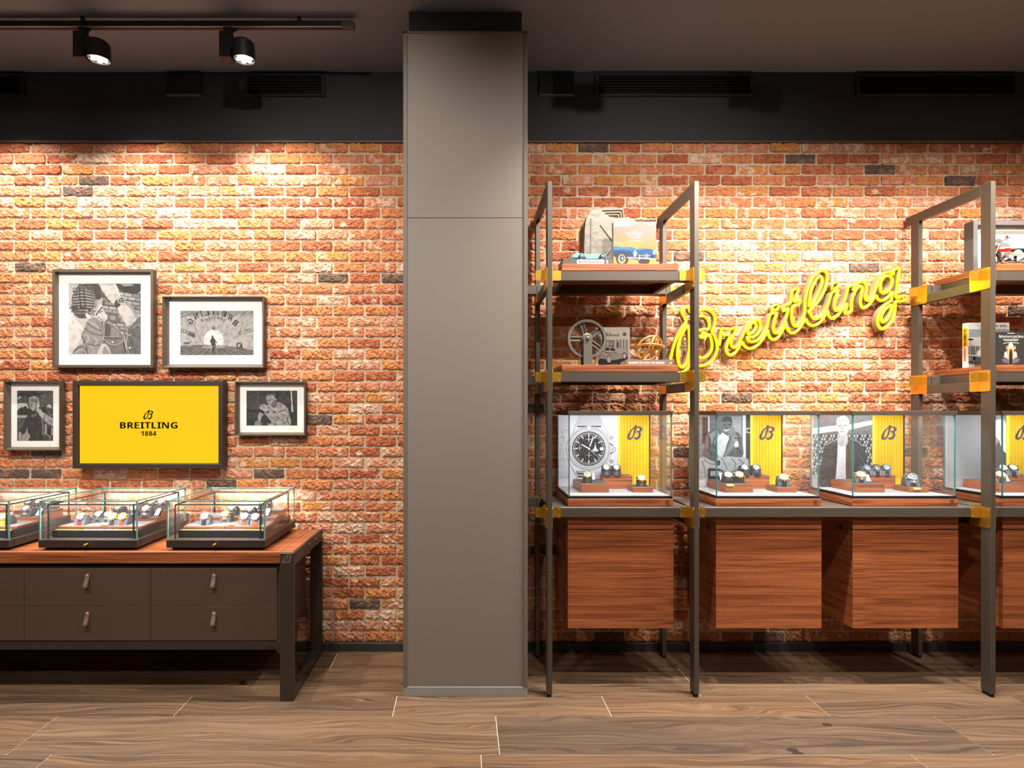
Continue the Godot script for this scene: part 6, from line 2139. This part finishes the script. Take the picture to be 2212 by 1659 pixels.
# ------------------------------------------------------------------ decoration on the shelves
func cover_classic() -> Texture2D:
	var c := Cv.new(320, 340, Color(0.95, 0.9, 0.84), 1168, 400, 1900, 1190)
	c.fade(1168, 400, 1900, 700, Color(0.96, 0.93, 0.9), Color(0.93, 0.85, 0.76)).blob([1168, 520, 1300, 480, 1420, 490, 1560, 420, 1700, 420, 1800, 470, 1900, 430, 1910, 800, 1160, 800], Color(0.8, 0.72, 0.68)).blob([1168, 640, 1350, 600, 1600, 700, 1910, 640, 1910, 860, 1160, 860], Color(0.86, 0.73, 0.58)).fade(1168, 760, 1900, 1190, Color(0.93, 0.78, 0.52), Color(0.97, 0.84, 0.5)).blob([1620, 820, 1780, 780, 1910, 770, 1910, 900, 1640, 880], Color(0.78, 0.74, 0.5))
	# the car
	c.line([1180, 760, 1280, 780, 1320, 850], 10, Color(0.9, 0.92, 0.95)).line([1180, 760, 1170, 850], 8, Color(0.9, 0.92, 0.95), false)
	c.blob([1160, 850, 1300, 850, 1480, 855, 1560, 880, 1680, 880, 1820, 890, 1890, 930, 1895, 1050, 1640, 1080, 1420, 1050, 1180, 1010, 1160, 960], Color(0.28, 0.5, 0.78)).blob([1160, 856, 1400, 856, 1500, 875, 1700, 895, 1500, 905, 1300, 890, 1160, 900], Color(0.42, 0.66, 0.9)).blob([1170, 930, 1300, 920, 1460, 940, 1500, 1010, 1400, 1040, 1200, 1030], Color(0.33, 0.4, 0.6))
	c.oval(1320, 1060, 108, 112, Color(0.42, 0.38, 0.4)).oval(1312, 1060, 66, 84, Color(0.9, 0.86, 0.6)).oval(1315, 1050, 42, 56, Color(0.4, 0.5, 0.68)).oval(1322, 1050, 18, 24, Color(0.85, 0.87, 0.9)).oval(1690, 1100, 96, 72, Color(0.4, 0.36, 0.36)).rect(1560, 1000, 1860, 1072, Color(0.3, 0.33, 0.42))
	c.poly([1600, 975, 1700, 955, 1800, 970, 1800, 1045, 1640, 1045], Color(0.45, 0.5, 0.6)).line([1600, 1000, 1800, 1000], 8, Color(0.9, 0.92, 0.94), false).ring(1735, 1005, 30, 36, 8, Color(0.88, 0.9, 0.95)).line([1735, 1005, 1735, 972], 7, Color(0.88, 0.9, 0.95), false).line([1735, 1005, 1712, 1028], 7, Color(0.88, 0.9, 0.95), false).line([1735, 1005, 1758, 1028], 7, Color(0.88, 0.9, 0.95), false)
	c.line([1410, 1035, 1600, 1045, 1880, 1060], 24, Color(0.95, 0.94, 0.93)).oval(1540, 965, 32, 56, Color(0.94, 0.9, 0.9)).oval(1540, 955, 18, 34, Color(0.84, 0.8, 0.82)).oval(1866, 945, 26, 40, Color(0.94, 0.92, 0.92)).rect(1600, 985, 1622, 1078, Color(0.95, 0.94, 0.9))
	c.text(text_mesh("CLASSIC", true, true), 1385, 588, 1682, 640, Color(0.99, 0.98, 0.97)).text(text_mesh("CARS", true, true), 1438, 655, 1632, 705, Color(0.99, 0.98, 0.97)).rect(1465, 562, 1600, 570, Color(0.98, 0.97, 0.96)).rect(1410, 734, 1660, 744, Color(0.98, 0.97, 0.96))
	return c.tex()


func cover_manual() -> Texture2D:
	var c := Cv.new(240, 290, Color(0.9, 0.86, 0.8), 735, 150, 1310, 845)
	c.text(text_mesh("men's", true, true), 800, 235, 990, 270, g(0.14)).text(text_mesh("manual", true, true), 905, 262, 1128, 305, g(0.14)).oval(1220, 271, 30, 29, g(0.12)).text(text_mesh("03", false, true), 1204, 260, 1238, 282, g(0.9)).rect(880, 200, 1260, 203, g(0.7))
	c.rect(800, 362, 1278, 845, g(0.5)).fade(800, 362, 1278, 540, g(0.76), g(0.68))
	for k in 8:
		c.rect(1065 + k * 26, 362, 1080 + k * 26, 520, g(0.86 if k % 2 == 0 else 0.5))
	c.rect(900, 380, 1040, 500, g(0.42)).rect(915, 395, 960, 480, g(0.8)).rect(975, 395, 1025, 470, g(0.7)).rect(1085, 410, 1125, 500, g(0.36))
	c.rect(800, 640, 1278, 845, g(0.34))
	c.blob([800, 640, 830, 590, 880, 570, 930, 600, 1100, 590, 1250, 560, 1278, 640, 1180, 690, 1000, 720, 800, 700], g(0.66)).blob([870, 560, 900, 495, 980, 488, 1060, 510, 1090, 560, 1000, 590], g(0.78)).blob([890, 545, 910, 508, 960, 508, 960, 550], g(0.24)).blob([985, 550, 990, 510, 1050, 520, 1060, 560], g(0.24)).blob([1060, 530, 1180, 520, 1278, 560, 1200, 600, 1100, 590], g(0.74)).blob([800, 700, 1000, 720, 1180, 690, 1240, 680, 1180, 760, 1000, 790, 800, 830], g(0.2))
	c.oval(960, 705, 46, 62, g(0.12)).oval(960, 705, 38, 54, g(0.84)).ring(960, 705, 24, 34, 6, g(0.4)).oval(1218, 645, 34, 56, g(0.14)).oval(1218, 648, 24, 44, g(0.86)).line([800, 620, 860, 600, 920, 640], 10, g(0.9))
	return c.tex()


func cover_auto() -> Texture2D:
	var c := Cv.new(256, 288, Color(0.94, 0.92, 0.9), 320, 115, 1130, 1040)
	c.text(text_mesh("EL LIBRO DEL", false, true), 560, 160, 1085, 205, g(0.2)).text(text_mesh("AUTOMÓVIL", false, true), 560, 225, 1080, 280, Color(0.86, 0.3, 0.26))
	c.poly([330, 250, 1120, 250, 1120, 410, 330, 410], Color(0.62, 0.67, 0.66)).fade(330, 410, 1120, 960, g(0.84), g(0.68)).blob([330, 440, 400, 445, 420, 465, 330, 472], g(0.15)).rect(320, 590, 540, 770, g(0.5)).line([540, 600, 1120, 600], 8, g(0.5), false)
	for k in 10:
		c.line([320, 600 + k * 18, 540, 600 + k * 18], 4, g(0.36), false)
	c.line([355, 590, 355, 760], 9, g(0.9), false).line([460, 600, 460, 750], 9, g(0.9), false).line([320, 770, 480, 770, 560, 740], 12, g(0.92)).blob([480, 760, 500, 690, 560, 670, 700, 690, 700, 780, 540, 810], g(0.93)).rect(320, 800, 455, 880, g(0.14)).text(text_mesh("ABC", false, true), 300, 812, 420, 872, g(0.95)).rect(320, 895, 420, 925, g(0.2)).line([320, 940, 700, 930], 14, g(0.4), false).rect(320, 965, 1130, 1040, g(0.95))
	return c.tex()


func cover_moto() -> Texture2D:
	var c := Cv.new(256, 320, g(0.27), 905, 300, 1500, 990)
	var w := Color(0.95, 0.94, 0.92)
	c.text(text_mesh("Motorcycles", false, true), 958, 360, 1420, 435, w).rect(1112, 320, 1250, 332, w).rect(1030, 446, 1330, 458, w).rect(1050, 468, 1310, 480, w).rect(1115, 968, 1228, 988, w)
	c.blob([1010, 870, 1060, 840, 1300, 840, 1350, 860, 1280, 930, 1080, 930], g(0.5)).line([1040, 535, 1100, 520, 1270, 520, 1330, 530], 14, w).blob([1135, 560, 1180, 500, 1225, 560, 1215, 600, 1145, 600], w).oval(1115, 620, 30, 42, Color(0.86, 0.62, 0.36)).oval(1250, 620, 30, 42, Color(0.86, 0.62, 0.36)).oval(1182, 640, 62, 56, Color(0.95, 0.88, 0.76)).blob([1110, 680, 1150, 640, 1220, 640, 1240, 700, 1235, 850, 1120, 850], Color(0.86, 0.6, 0.3)).blob([1160, 690, 1200, 690, 1205, 940, 1155, 940], g(0.2)).line([1130, 660, 1125, 840], 16, w, false).line([1228, 660, 1234, 840], 16, w, false).blob([1060, 720, 1100, 700, 1110, 800, 1060, 810], w).blob([1250, 700, 1290, 720, 1290, 810, 1245, 800], w).line([1050, 810, 1130, 830], 16, w, false).line([1230, 830, 1300, 805], 16, w, false)
	return c.tex()


func print_road() -> Texture2D:
	var c := Cv.new(256, 200, Color(0.95, 0.91, 0.84), 0, 0, 1, 1)
	c.rect(0, 0.14, 1, 0.15, g(0.7)).rect(0, 0.46, 1, 0.52, g(0.6)).fade(0, 0.52, 1, 1, Color(0.86, 0.8, 0.74), Color(0.92, 0.88, 0.82))
	c.blob([0.22, 0.5, 0.24, 0.3, 0.3, 0.22, 0.36, 0.3, 0.44, 0.34, 0.5, 0.5, 0.55, 0.62, 0.24, 0.62], g(0.52)).oval(0.29, 0.26, 0.05, 0.06, g(0.45))
	return c.tex()


func textured_face(parent: Node3D, called: String, x0: float, x1: float, y0: float, y1: float, z: float, t: Texture2D, tone := 0.74) -> void:
	var q := MB.new()
	q.quad(Vector3(x0, y0, z), Vector3(x1, y0, z), Vector3(x1, y1, z), Vector3(x0, y1, z), Vector3(0, 0, 1))
	part(parent, called, q, print_mat(t, 0.5, tone))


# a closed standing book: boards, pages, spine; cover faces +z, spine faces -x
func standing_book(label: String, at: Vector3, w: float, h: float, d: float, board: Color, tex: Texture2D, tone := 0.74) -> Node3D:
	var o := thing("book", label, "book", at, 0.0, "books on the shelves")
	var m := mat(board, 0.5)
	for s in [-1, 1]:
		part(o, "cover_board", MB.new().box(Vector3(w / 2, h / 2, s * (d / 2 - 0.0015)), Vector3(w, h, 0.003), 0.0006), m)
	part(o, "page_block", MB.new().box(Vector3(w / 2 + 0.001, h / 2, 0), Vector3(w - 0.008, h - 0.006, d - 0.006)), mat(rgb(240, 236, 226), 0.9))
	part(o, "spine", MB.new().box(Vector3(0.0015, h / 2, 0), Vector3(0.003, h, d - 0.006), 0.0006), m)
	textured_face(o, "cover_print", 0.0, w, 0.0, h, d / 2 + 0.0004, tex, tone)
	return o


func build_shelf_things() -> void:
	var ys := 2.437 + 0.1003
	var ym := 1.837 + 0.1003
	jerrycan(Vector3(0.949, ys, 0.26))
	# lying dark book with a chrome badge on the spine
	var o := thing("book", "dark book lying under the model car, chrome badge on its spine", "book", Vector3(0.746, ys, 0.43), 0.0, "books on the shelves")
	var dk := mat(rgb(78, 74, 66), 0.6)
	part(o, "cover_board", MB.new().box(Vector3(0, 0.0015, 0), Vector3(0.305, 0.003, 0.16), 0.0006), dk)
	part(o, "cover_board", MB.new().box(Vector3(0, 0.0335, 0), Vector3(0.305, 0.003, 0.16), 0.0006), dk)
	part(o, "page_block", MB.new().box(Vector3(0, 0.0175, -0.003), Vector3(0.297, 0.029, 0.15)), mat(rgb(226, 218, 204), 0.9))
	part(o, "spine", MB.new().box(Vector3(0, 0.0175, 0.0785), Vector3(0.305, 0.029, 0.003), 0.0006), dk)
	part(o, "spine_badge", MB.new().prism(rounded(0.165, 0.027, 0.012), 0.0, 0.0012, Transform3D(Basis(), Vector3(0.013, 0.017, 0.08))), mat(rgb(222, 220, 212), 0.3, 0.5))
	var marks := MB.new()
	for k in 14:
		marks.box(Vector3(-0.052 + k * 0.0095, 0.017, 0.0815), Vector3(0.006, 0.008 if k % 3 else 0.0095, 0.0006))
	for s in [-1, 1]:
		for k in 3:
			marks.box(Vector3(0.013 + s * 0.07, 0.012 + k * 0.005, 0.0815), Vector3(0.014, 0.0014, 0.0006))
	part(o, "badge_marks", marks, mat(rgb(90, 86, 80), 0.5))
	var mk := MB.new()
	mk.box(Vector3(0.113, 0.0175, 0.0803), Vector3(0.008, 0.02, 0.0006))
	part(o, "spine_mark", mk, mat(rgb(200, 196, 186), 0.5))
	model_car(Vector3(0.755, ys + 0.0352, 0.45))
	# Classic Cars
	o = standing_book("square book with a blue car and white title, standing by the jerrycan", Vector3(0.905, ys, 0.462), 0.258, 0.268, 0.034, rgb(206, 190, 176), cover_classic(), 0.62)
	lettering(o, "spine_lettering", "CLASSIC CARS", 0.12, 0.014, Vector3(-0.0006, 0.155, 0), M.white, Basis(Vector3(0, -1, 0), Vector3(0, 0, 1), Vector3(-1, 0, 0)), true, true)
	# second shelf
	pulley(Vector3(0.756, ym, 0.42))
	standing_book("pale magazine with a grey car photo, standing behind the iron wheel", Vector3(0.826, ym, 0.36), 0.214, 0.25, 0.02, rgb(214, 200, 184), cover_manual())
	o = thing("book", "brown book lying under the brass knot, white title on the spine", "book", Vector3(1.117, ym, 0.402), 0.0, "books on the shelves")
	var br := mat(rgb(122, 100, 88), 0.6)
	part(o, "cover_board", MB.new().box(Vector3(0, 0.0015, 0), Vector3(0.285, 0.003, 0.2), 0.0006), br)
	part(o, "cover_board", MB.new().box(Vector3(0, 0.0325, 0), Vector3(0.285, 0.003, 0.2), 0.0006), br)
	part(o, "page_block", MB.new().box(Vector3(0, 0.017, -0.003), Vector3(0.277, 0.028, 0.19)), mat(rgb(226, 218, 204), 0.9))
	part(o, "spine", MB.new().box(Vector3(0, 0.017, 0.0985), Vector3(0.285, 0.028, 0.003), 0.0006), br)
	lettering(o, "spine_lettering", "50 WAYS TO CYCLE THE WORLD", 0.212, 0.0125, Vector3(-0.02, 0.0155, 0.1002), M.white, Basis(), false, true)
	var mk2 := MB.new()
	mk2.box(Vector3(0.127, 0.0165, 0.1005), Vector3(0.004, 0.011, 0.0008))
	mk2.box(Vector3(0.121, 0.0125, 0.1005), Vector3(0.01, 0.004, 0.0008))
	part(o, "spine_mark", mk2, M.white)
	knot(Vector3(1.152, ym + 0.0345, 0.4))
	# right bay
	o = thing("framed_print", "deep grey framed print standing on the upper right shelf", "picture", Vector3(3.205 + 0.26, ys, 0.32), 0.0)
	var fm := mat(rgb(88, 86, 84), 0.5)
	for s in [-1, 1]:
		part(o, "frame_rail", MB.new().box(Vector3(s * (0.26 - 0.014), 0.162, 0), Vector3(0.028, 0.324, 0.062), 0.001), fm)
		part(o, "frame_rail", MB.new().box(Vector3(0, 0.162 + s * (0.162 - 0.014), 0), Vector3(0.464, 0.028, 0.062), 0.001), fm)
	part(o, "mount_board", MB.new().box(Vector3(0, 0.162, -0.006), Vector3(0.464, 0.268, 0.004)), M.mat_board)
	textured_face(o, "print", -0.19, 0.232, 0.03, 0.27, -0.003, print_road())
	var gl := MB.new()
	gl.quad(Vector3(-0.232, 0.028, 0.012), Vector3(0.232, 0.028, 0.012), Vector3(0.232, 0.296, 0.012), Vector3(-0.232, 0.296, 0.012), Vector3(0, 0, 1))
	part(o, "glass_pane", gl, M.glass)
	motorcycle(Vector3(3.3, ys, 0.45))
	o = standing_book("thick book with a yellow spine and a silver car, lower right shelf", Vector3(3.228, ym, 0.275), 0.262, 0.292, 0.04, rgb(236, 232, 224), cover_auto())
	part(o, "spine_band", MB.new().box(Vector3(-0.0005, 0.2, 0), Vector3(0.001, 0.118, 0.036)), M.yellow)
	var tb := Basis(Vector3(0, -1, 0), Vector3(0, 0, 1), Vector3(-1, 0, 0))
	lettering(o, "spine_lettering", "EL LIBRO DEL", 0.108, 0.016, Vector3(-0.0016, 0.196, 0), M.ink, tb, false, true)
	lettering(o, "spine_lettering", "AUTOMÓVIL", 0.085, 0.017, Vector3(-0.0016, 0.09, 0), mat(rgb(226, 92, 56), 0.5), tb, false, true)
	o = standing_book("black book titled Motorcycles, standing before the automobile book", Vector3(3.226, ym, 0.455), 0.19, 0.205, 0.026, rgb(40, 37, 34), cover_moto())
	lettering(o, "spine_lettering", "Motorcycles", 0.17, 0.014, Vector3(-0.0006, 0.1, 0), M.white, tb, false, true)


func jerrycan(at: Vector3) -> void:
	var o := thing("jerrycan", "dented grey metal jerrycan behind the books on the top shelf", "jerrycan", at)
	var s := 1.0 / 8.296 / 338.0
	var cx := 1128.0
	var y0 := 1250.0
	var out := PackedVector2Array()
	for p in Draw.pts([600, 1230, 602, 950, 608, 700, 614, 500, 626, 350, 660, 250, 720, 170, 790, 128, 850, 125, 905, 150, 960, 200, 1050, 262, 1170, 285, 1300, 280, 1380, 270, 1470, 305, 1570, 375, 1630, 450, 1655, 560, 1660, 800, 1660, 1230, 1640, 1250, 620, 1250]):
		out.append(Vector2((p.x - cx) * s, (y0 - p.y) * s))
	var m := mat(rgb(104, 98, 88), 0.5, 0.3)
	m.heightmap_enabled = true
	m.heightmap_texture = noise_tex(256, 0.014, 3, FastNoiseLite.TYPE_SIMPLEX_SMOOTH, null, FastNoiseLite.FRACTAL_FBM, 31)
	m.heightmap_scale = 0.16
	m.uv1_triplanar = true
	m.uv1_scale = Vector3(4, 4, 4)
	var b := MB.new()
	b.prism(out, -0.08, 0.08, Transform3D(), 0.016)
	var body := part(o, "can_body", b, m)
	# welded seam round the flank
	var sm := MB.new()
	for k in range(0, 8):
		var a := out[k]
		var c := out[k + 1]
		var d := (c - a).normalized()
		sm.box(Vector3((a.x + c.x) / 2, (a.y + c.y) / 2, 0.0), Vector3(0.008, (c - a).length() + 0.002, 0.012), 0.001, Basis(Vector3(0, 0, 1), d.angle() - PI / 2))
	part(o, "weld_seam", sm, m)
	# pressed X and border on the side
	var rx := MB.new()
	for q in [[-0.085, 0.06, 0.1, 0.3], [0.1, 0.06, -0.085, 0.3]]:
		rx.tube(PackedVector3Array([Vector3(q[0], q[1], 0.0755), Vector3((q[0] + q[2]) / 2, (q[1] + q[3]) / 2, 0.0765), Vector3(q[2], q[3], 0.0755)]), 0.009, 8)
	rx.tube(PackedVector3Array([Vector3(-0.145, 0.02, 0.0765), Vector3(-0.145, 0.34, 0.0765)]), 0.007, 8)
	part(body, "pressed_ribs", rx, m)
	# three carrying bars
	for z in [-0.045, 0.0, 0.045]:
		var h := MB.new()
		var pa := PackedVector3Array()
		for p in Draw.smooth2(Draw.pts([840, 140, 880, 118, 1000, 110, 1180, 104, 1285, 102, 1312, 125, 1325, 200, 1340, 285]), false, 3):
			pa.append(Vector3((p.x - cx) * s, (y0 - p.y) * s, z))
		h.tube(pa, 0.0085, 8)
		part(o, "carrying_bar", h, m)


func model_car(at: Vector3) -> void:
	var o := thing("model_car", "pale blue open model sports car on the lying dark book", "model car", at)
	var s := 1.0 / 8.296 / 361.0
	var cx := 705.0
	var y0 := 1078.0
	var out := PackedVector2Array()
	for p in Draw.pts([385, 1060, 395, 1010, 420, 975, 470, 952, 540, 948, 600, 962, 640, 972, 720, 965, 800, 958, 900, 958, 970, 965, 1010, 980, 1028, 1010, 1020, 1050, 1000, 1062]):
		out.append(Vector2((p.x - cx) * s, (y0 - p.y) * s))
	var blue := mat(rgb(92, 158, 200), 0.25)
	blue.clearcoat_enabled = true
	blue.clearcoat = 0.8
	var b := MB.new()
	b.prism(out, -0.04, 0.04, Transform3D(), 0.009)
	for q in [[570, 1012, 70, 60], [945, 1015, 70, 56]]:
		for z in [-0.034, 0.034]:
			b.ball(Vector3((q[0] - cx) * s, (y0 - q[1]) * s, z), Vector3(q[2] * s, q[3] * s, 0.012), 14)
	part(o, "car_body", b, blue)
	for z in [-0.012, 0.012]:
		part(o, "white_stripe", MB.new().box(Vector3((850 - cx) * s, (y0 - 956.0) * s, z), Vector3(0.07, 0.0015, 0.008)), M.white)
	for q in [570.0, 945.0]:
		for z in [-1, 1]:
			var X := Transform3D(Basis(Vector3(1, 0, 0), PI / 2 * z), Vector3((q - cx) * s, 0.0178, z * 0.033))
			var w := part(o, "wheel", MB.new().lathe([Vector2(0, 0.014), Vector2(0.0125, 0.014), Vector2(0.0125, 0.0152), Vector2(0.016, 0.0155), Vector2(0.0178, 0.012), Vector2(0.0178, 0), Vector2(0, 0)], 20, X), M.rubber)
			var h := MB.new()
			h.lathe([Vector2(0.0135, 0.0148), Vector2(0.0118, 0.0162), Vector2(0.0102, 0.0142), Vector2(0.004, 0.0148), Vector2(0.003, 0.0172), Vector2(0, 0.0172)], 20, X)
			part(w, "wheel_rim", h, M.chrome)
	var g2 := MB.new()
	g2.tube(PackedVector3Array([Vector3((735 - cx) * s, (y0 - 962.0) * s, -0.028), Vector3((706 - cx) * s, (y0 - 912.0) * s, -0.024), Vector3((706 - cx) * s, (y0 - 912.0) * s, 0.024), Vector3((735 - cx) * s, (y0 - 962.0) * s, 0.028)]), 0.0009, 6)
	part(o, "windscreen_frame", g2, M.chrome)
	var ct := MB.new()
	ct.box(Vector3((655 - cx) * s, (y0 - 970.0) * s, 0), Vector3(0.036, 0.004, 0.05), 0.001)
	part(o, "cockpit", ct, M.black)
	for z in [-0.024, 0.024]:
		var bp := MB.new()
		bp.tube(PackedVector3Array([Vector3((400 - cx) * s, (y0 - 1000.0) * s, z), Vector3((372 - cx) * s, (y0 - 1040.0) * s, z), Vector3((380 - cx) * s, (y0 - 1070.0) * s, z)]), 0.0015, 6)
		part(o, "bumper_bar", bp, M.chrome)
		bp = MB.new()
		bp.tube(PackedVector3Array([Vector3((660 - cx) * s, (y0 - 1052.0) * s, z * 1.75), Vector3((860 - cx) * s, (y0 - 1048.0) * s, z * 1.75)]), 0.0022, 6)
		part(o, "side_pipe", bp, M.chrome)
		bp = MB.new()
		bp.ball(Vector3((1020 - cx) * s, (y0 - 1005.0) * s, z * 1.1), Vector3(0.003, 0.005, 0.005), 10)
		part(o, "headlight", bp, M.chrome)


func pulley(at: Vector3) -> void:
	var o := thing("iron_wheel", "grey five-spoked iron pulley wheel on an upright stand", "wheel", at)
	var m := mat(rgb(104, 98, 90), 0.45, 0.4)
	var R := 0.119
	var c := Vector3(0, 0.168, 0)
	var X := Transform3D(Basis(Vector3(1, 0, 0), PI / 2), c)
	part(o, "rim", MB.new().lathe([Vector2(R - 0.016, -0.02), Vector2(R, -0.02), Vector2(R, -0.013), Vector2(R - 0.006, 0.0), Vector2(R, 0.013), Vector2(R, 0.02), Vector2(R - 0.016, 0.02), Vector2(R - 0.016, -0.02)], 48, X), m)
	part(o, "hub", MB.new().lathe([Vector2(0, -0.022), Vector2(0.034, -0.022), Vector2(0.034, 0.02), Vector2(0.028, 0.024), Vector2(0, 0.024)], 28, X), m)
	for k in 5:
		var f := PI + TAU * k / 5
		var d := Vector3(cos(f), sin(f), 0)
		var B := Basis(Vector3(0, 0, 1), f)
		var sp := MB.new()
		for s in [-1, 1]:
			sp.box(c + d * 0.066 + B * Vector3(0, s * 0.011, 0), Vector3(0.078, 0.009, 0.024), 0.002, B)
		sp.box(c + d * 0.066, Vector3(0.078, 0.016, 0.006), 0.0, B)
		part(o, "spoke", sp, m)
	# fork of two plates and the axle
	var pl := PackedVector2Array([Vector2(-0.0265, 0.0), Vector2(0.0265, 0.0)])
	for k in 13:
		pl.append(Vector2(0, 0.168) + Vector2(0.0265, 0).rotated(PI * k / 12))
	for z in [-0.038, 0.03]:
		part(o, "stand_plate", MB.new().prism(pl, z, z + 0.008, Transform3D(), 0.0012), m)
	part(o, "axle_bolt", MB.new().lathe([Vector2(0, -0.04), Vector2(0.008, -0.04), Vector2(0.008, 0.04), Vector2(0.0115, 0.04), Vector2(0.0115, 0.044), Vector2(0.007, 0.047), Vector2(0, 0.047)], 20, X), m)
	part(o, "stand_foot", MB.new().box(Vector3(0, 0.003, -0.004), Vector3(0.053, 0.006, 0.076), 0.001), m)


func knot(at: Vector3) -> void:
	var o := thing("brass_knot", "open brass knot of interlocking rings resting on the brown book", "ornament", at)
	var c := Vector3(0, 0.082, 0)
	for e in [Vector3(0.35, 0.2, 0.62), Vector3(0.5, 1.15, -0.75), Vector3(1.35, 0.1, 0.25)]:
		var B := Basis.from_euler(e)
		var p := PackedVector3Array()
		for k in 44:
			var f := TAU * k / 44
			p.append(c + B * Vector3(cos(f) * 0.082, sin(f) * 0.072, sin(2 * f) * 0.006))
		part(o, "ring", MB.new().tube(p, 0.0068, 10, true), M.gold)


func motorcycle(at: Vector3) -> void:
	var o := thing("model_motorcycle", "model motorcycle with a red tank before the framed print", "model motorcycle", at)
	# nose to the left
	for x in [-0.085, 0.105]:
		var w := MB.new()
		var p := PackedVector3Array()
		for k in 30:
			p.append(Vector3(x + cos(TAU * k / 30) * 0.046, 0.053 + sin(TAU * k / 30) * 0.046, 0))
		w.tube(p, 0.0072, 8, true)
		var t := part(o, "tyre", w, M.rubber)
		var sp := MB.new()
		for k in 12:
			var d := Vector3(cos(TAU * k / 12), sin(TAU * k / 12), 0)
			sp.cyl(Vector3(x, 0.053, 0), Vector3(x, 0.053, 0) + d * 0.042, 0.0008, 0.0008, 5)
		sp.cyl(Vector3(x, 0.053, -0.012), Vector3(x, 0.053, 0.012), 0.009, 0.009, 12)
		part(t, "spokes", sp, M.chrome)
	var fk := MB.new()
	for z in [-0.013, 0.013]:
		fk.cyl(Vector3(-0.085, 0.053, z), Vector3(-0.048, 0.142, z), 0.0035, 0.0035, 8)
	fk.tube(PackedVector3Array([Vector3(-0.02, 0.165, -0.05), Vector3(-0.035, 0.16, -0.035), Vector3(-0.048, 0.148, -0.012), Vector3(-0.048, 0.148, 0.012), Vector3(-0.035, 0.16, 0.035), Vector3(-0.02, 0.165, 0.05)]), 0.0025, 6)
	part(o, "fork_and_handlebar", fk, M.chrome)
	part(o, "headlight", MB.new().ball(Vector3(-0.07, 0.132, 0), Vector3(0.024, 0.019, 0.019), 14), mat(rgb(150, 146, 132), 0.25, 0.6))
	part(o, "mirror", MB.new().ball(Vector3(-0.022, 0.172, 0.03), Vector3(0.006, 0.014, 0.012), 12), M.chrome)
	part(o, "fuel_tank", MB.new().ball(Vector3(-0.003, 0.108, 0), Vector3(0.046, 0.012, 0.019), 16), mat(rgb(206, 26, 22), 0.2))
	part(o, "tank_top", MB.new().ball(Vector3(-0.003, 0.116, 0), Vector3(0.041, 0.009, 0.016), 16), mat(rgb(226, 220, 206), 0.25))
	part(o, "seat", MB.new().box(Vector3(0.085, 0.108, 0), Vector3(0.1, 0.014, 0.034), 0.006), M.black)
	part(o, "side_box", MB.new().ball(Vector3(0.06, 0.084, 0.016), Vector3(0.026, 0.019, 0.012), 14), mat(rgb(220, 216, 178), 0.35))
	var en := MB.new()
	for k in 5:
		en.box(Vector3(-0.008, 0.06 + k * 0.007, 0), Vector3(0.034 - k * 0.002, 0.0035, 0.036), 0.0005)
	en.ball(Vector3(0.0, 0.042, 0), Vector3(0.034, 0.022, 0.022), 14)
	en.ball(Vector3(0.036, 0.04, 0), Vector3(0.02, 0.018, 0.02), 12)
	part(o, "engine", en, M.chrome)
	var ex := MB.new()
	for z in [-0.022, 0.022]:
		ex.tube(PackedVector3Array([Vector3(-0.02, 0.088, z * 0.6), Vector3(-0.045, 0.07, z), Vector3(-0.038, 0.036, z), Vector3(-0.005, 0.022, z), Vector3(0.06, 0.024, z), Vector3(0.15, 0.032, z)]), 0.0055, 8)
	part(o, "exhaust_pipes", ex, M.chrome)
	var fr := MB.new()
	fr.tube(PackedVector3Array([Vector3(-0.05, 0.13, 0), Vector3(-0.04, 0.06, 0), Vector3(-0.02, 0.022, 0), Vector3(0.05, 0.022, 0), Vector3(0.105, 0.053, 0)]), 0.004, 8)
	fr.tube(PackedVector3Array([Vector3(-0.05, 0.128, 0), Vector3(0.04, 0.1, 0), Vector3(0.13, 0.1, 0)]), 0.004, 8)
	fr.tube(PackedVector3Array([Vector3(0.03, 0.02, 0.01), Vector3(0.035, 0.0025, 0.03)]), 0.0025, 6)
	part(o, "bike_frame", fr, M.black)
	var fd := MB.new()
	for x in [-0.085, 0.105]:
		var p := []
		for k in 11:
			var f := 0.25 + (PI - 0.5) * k / 10
			p.append(Vector3(x + cos(f) * 0.058, 0.053 + sin(f) * 0.058, 0))
		for k in 10:
			var nn: Vector3 = ((p[k] + p[k + 1]) / 2 - Vector3(x, 0.053, 0)).normalized()
			fd.quad(p[k] + Vector3(0, 0, -0.011), p[k] + Vector3(0, 0, 0.011), p[k + 1] + Vector3(0, 0, 0.011), p[k + 1] + Vector3(0, 0, -0.011), nn)
	part(o, "mudguards", fd, mat(rgb(208, 202, 186), 0.3))
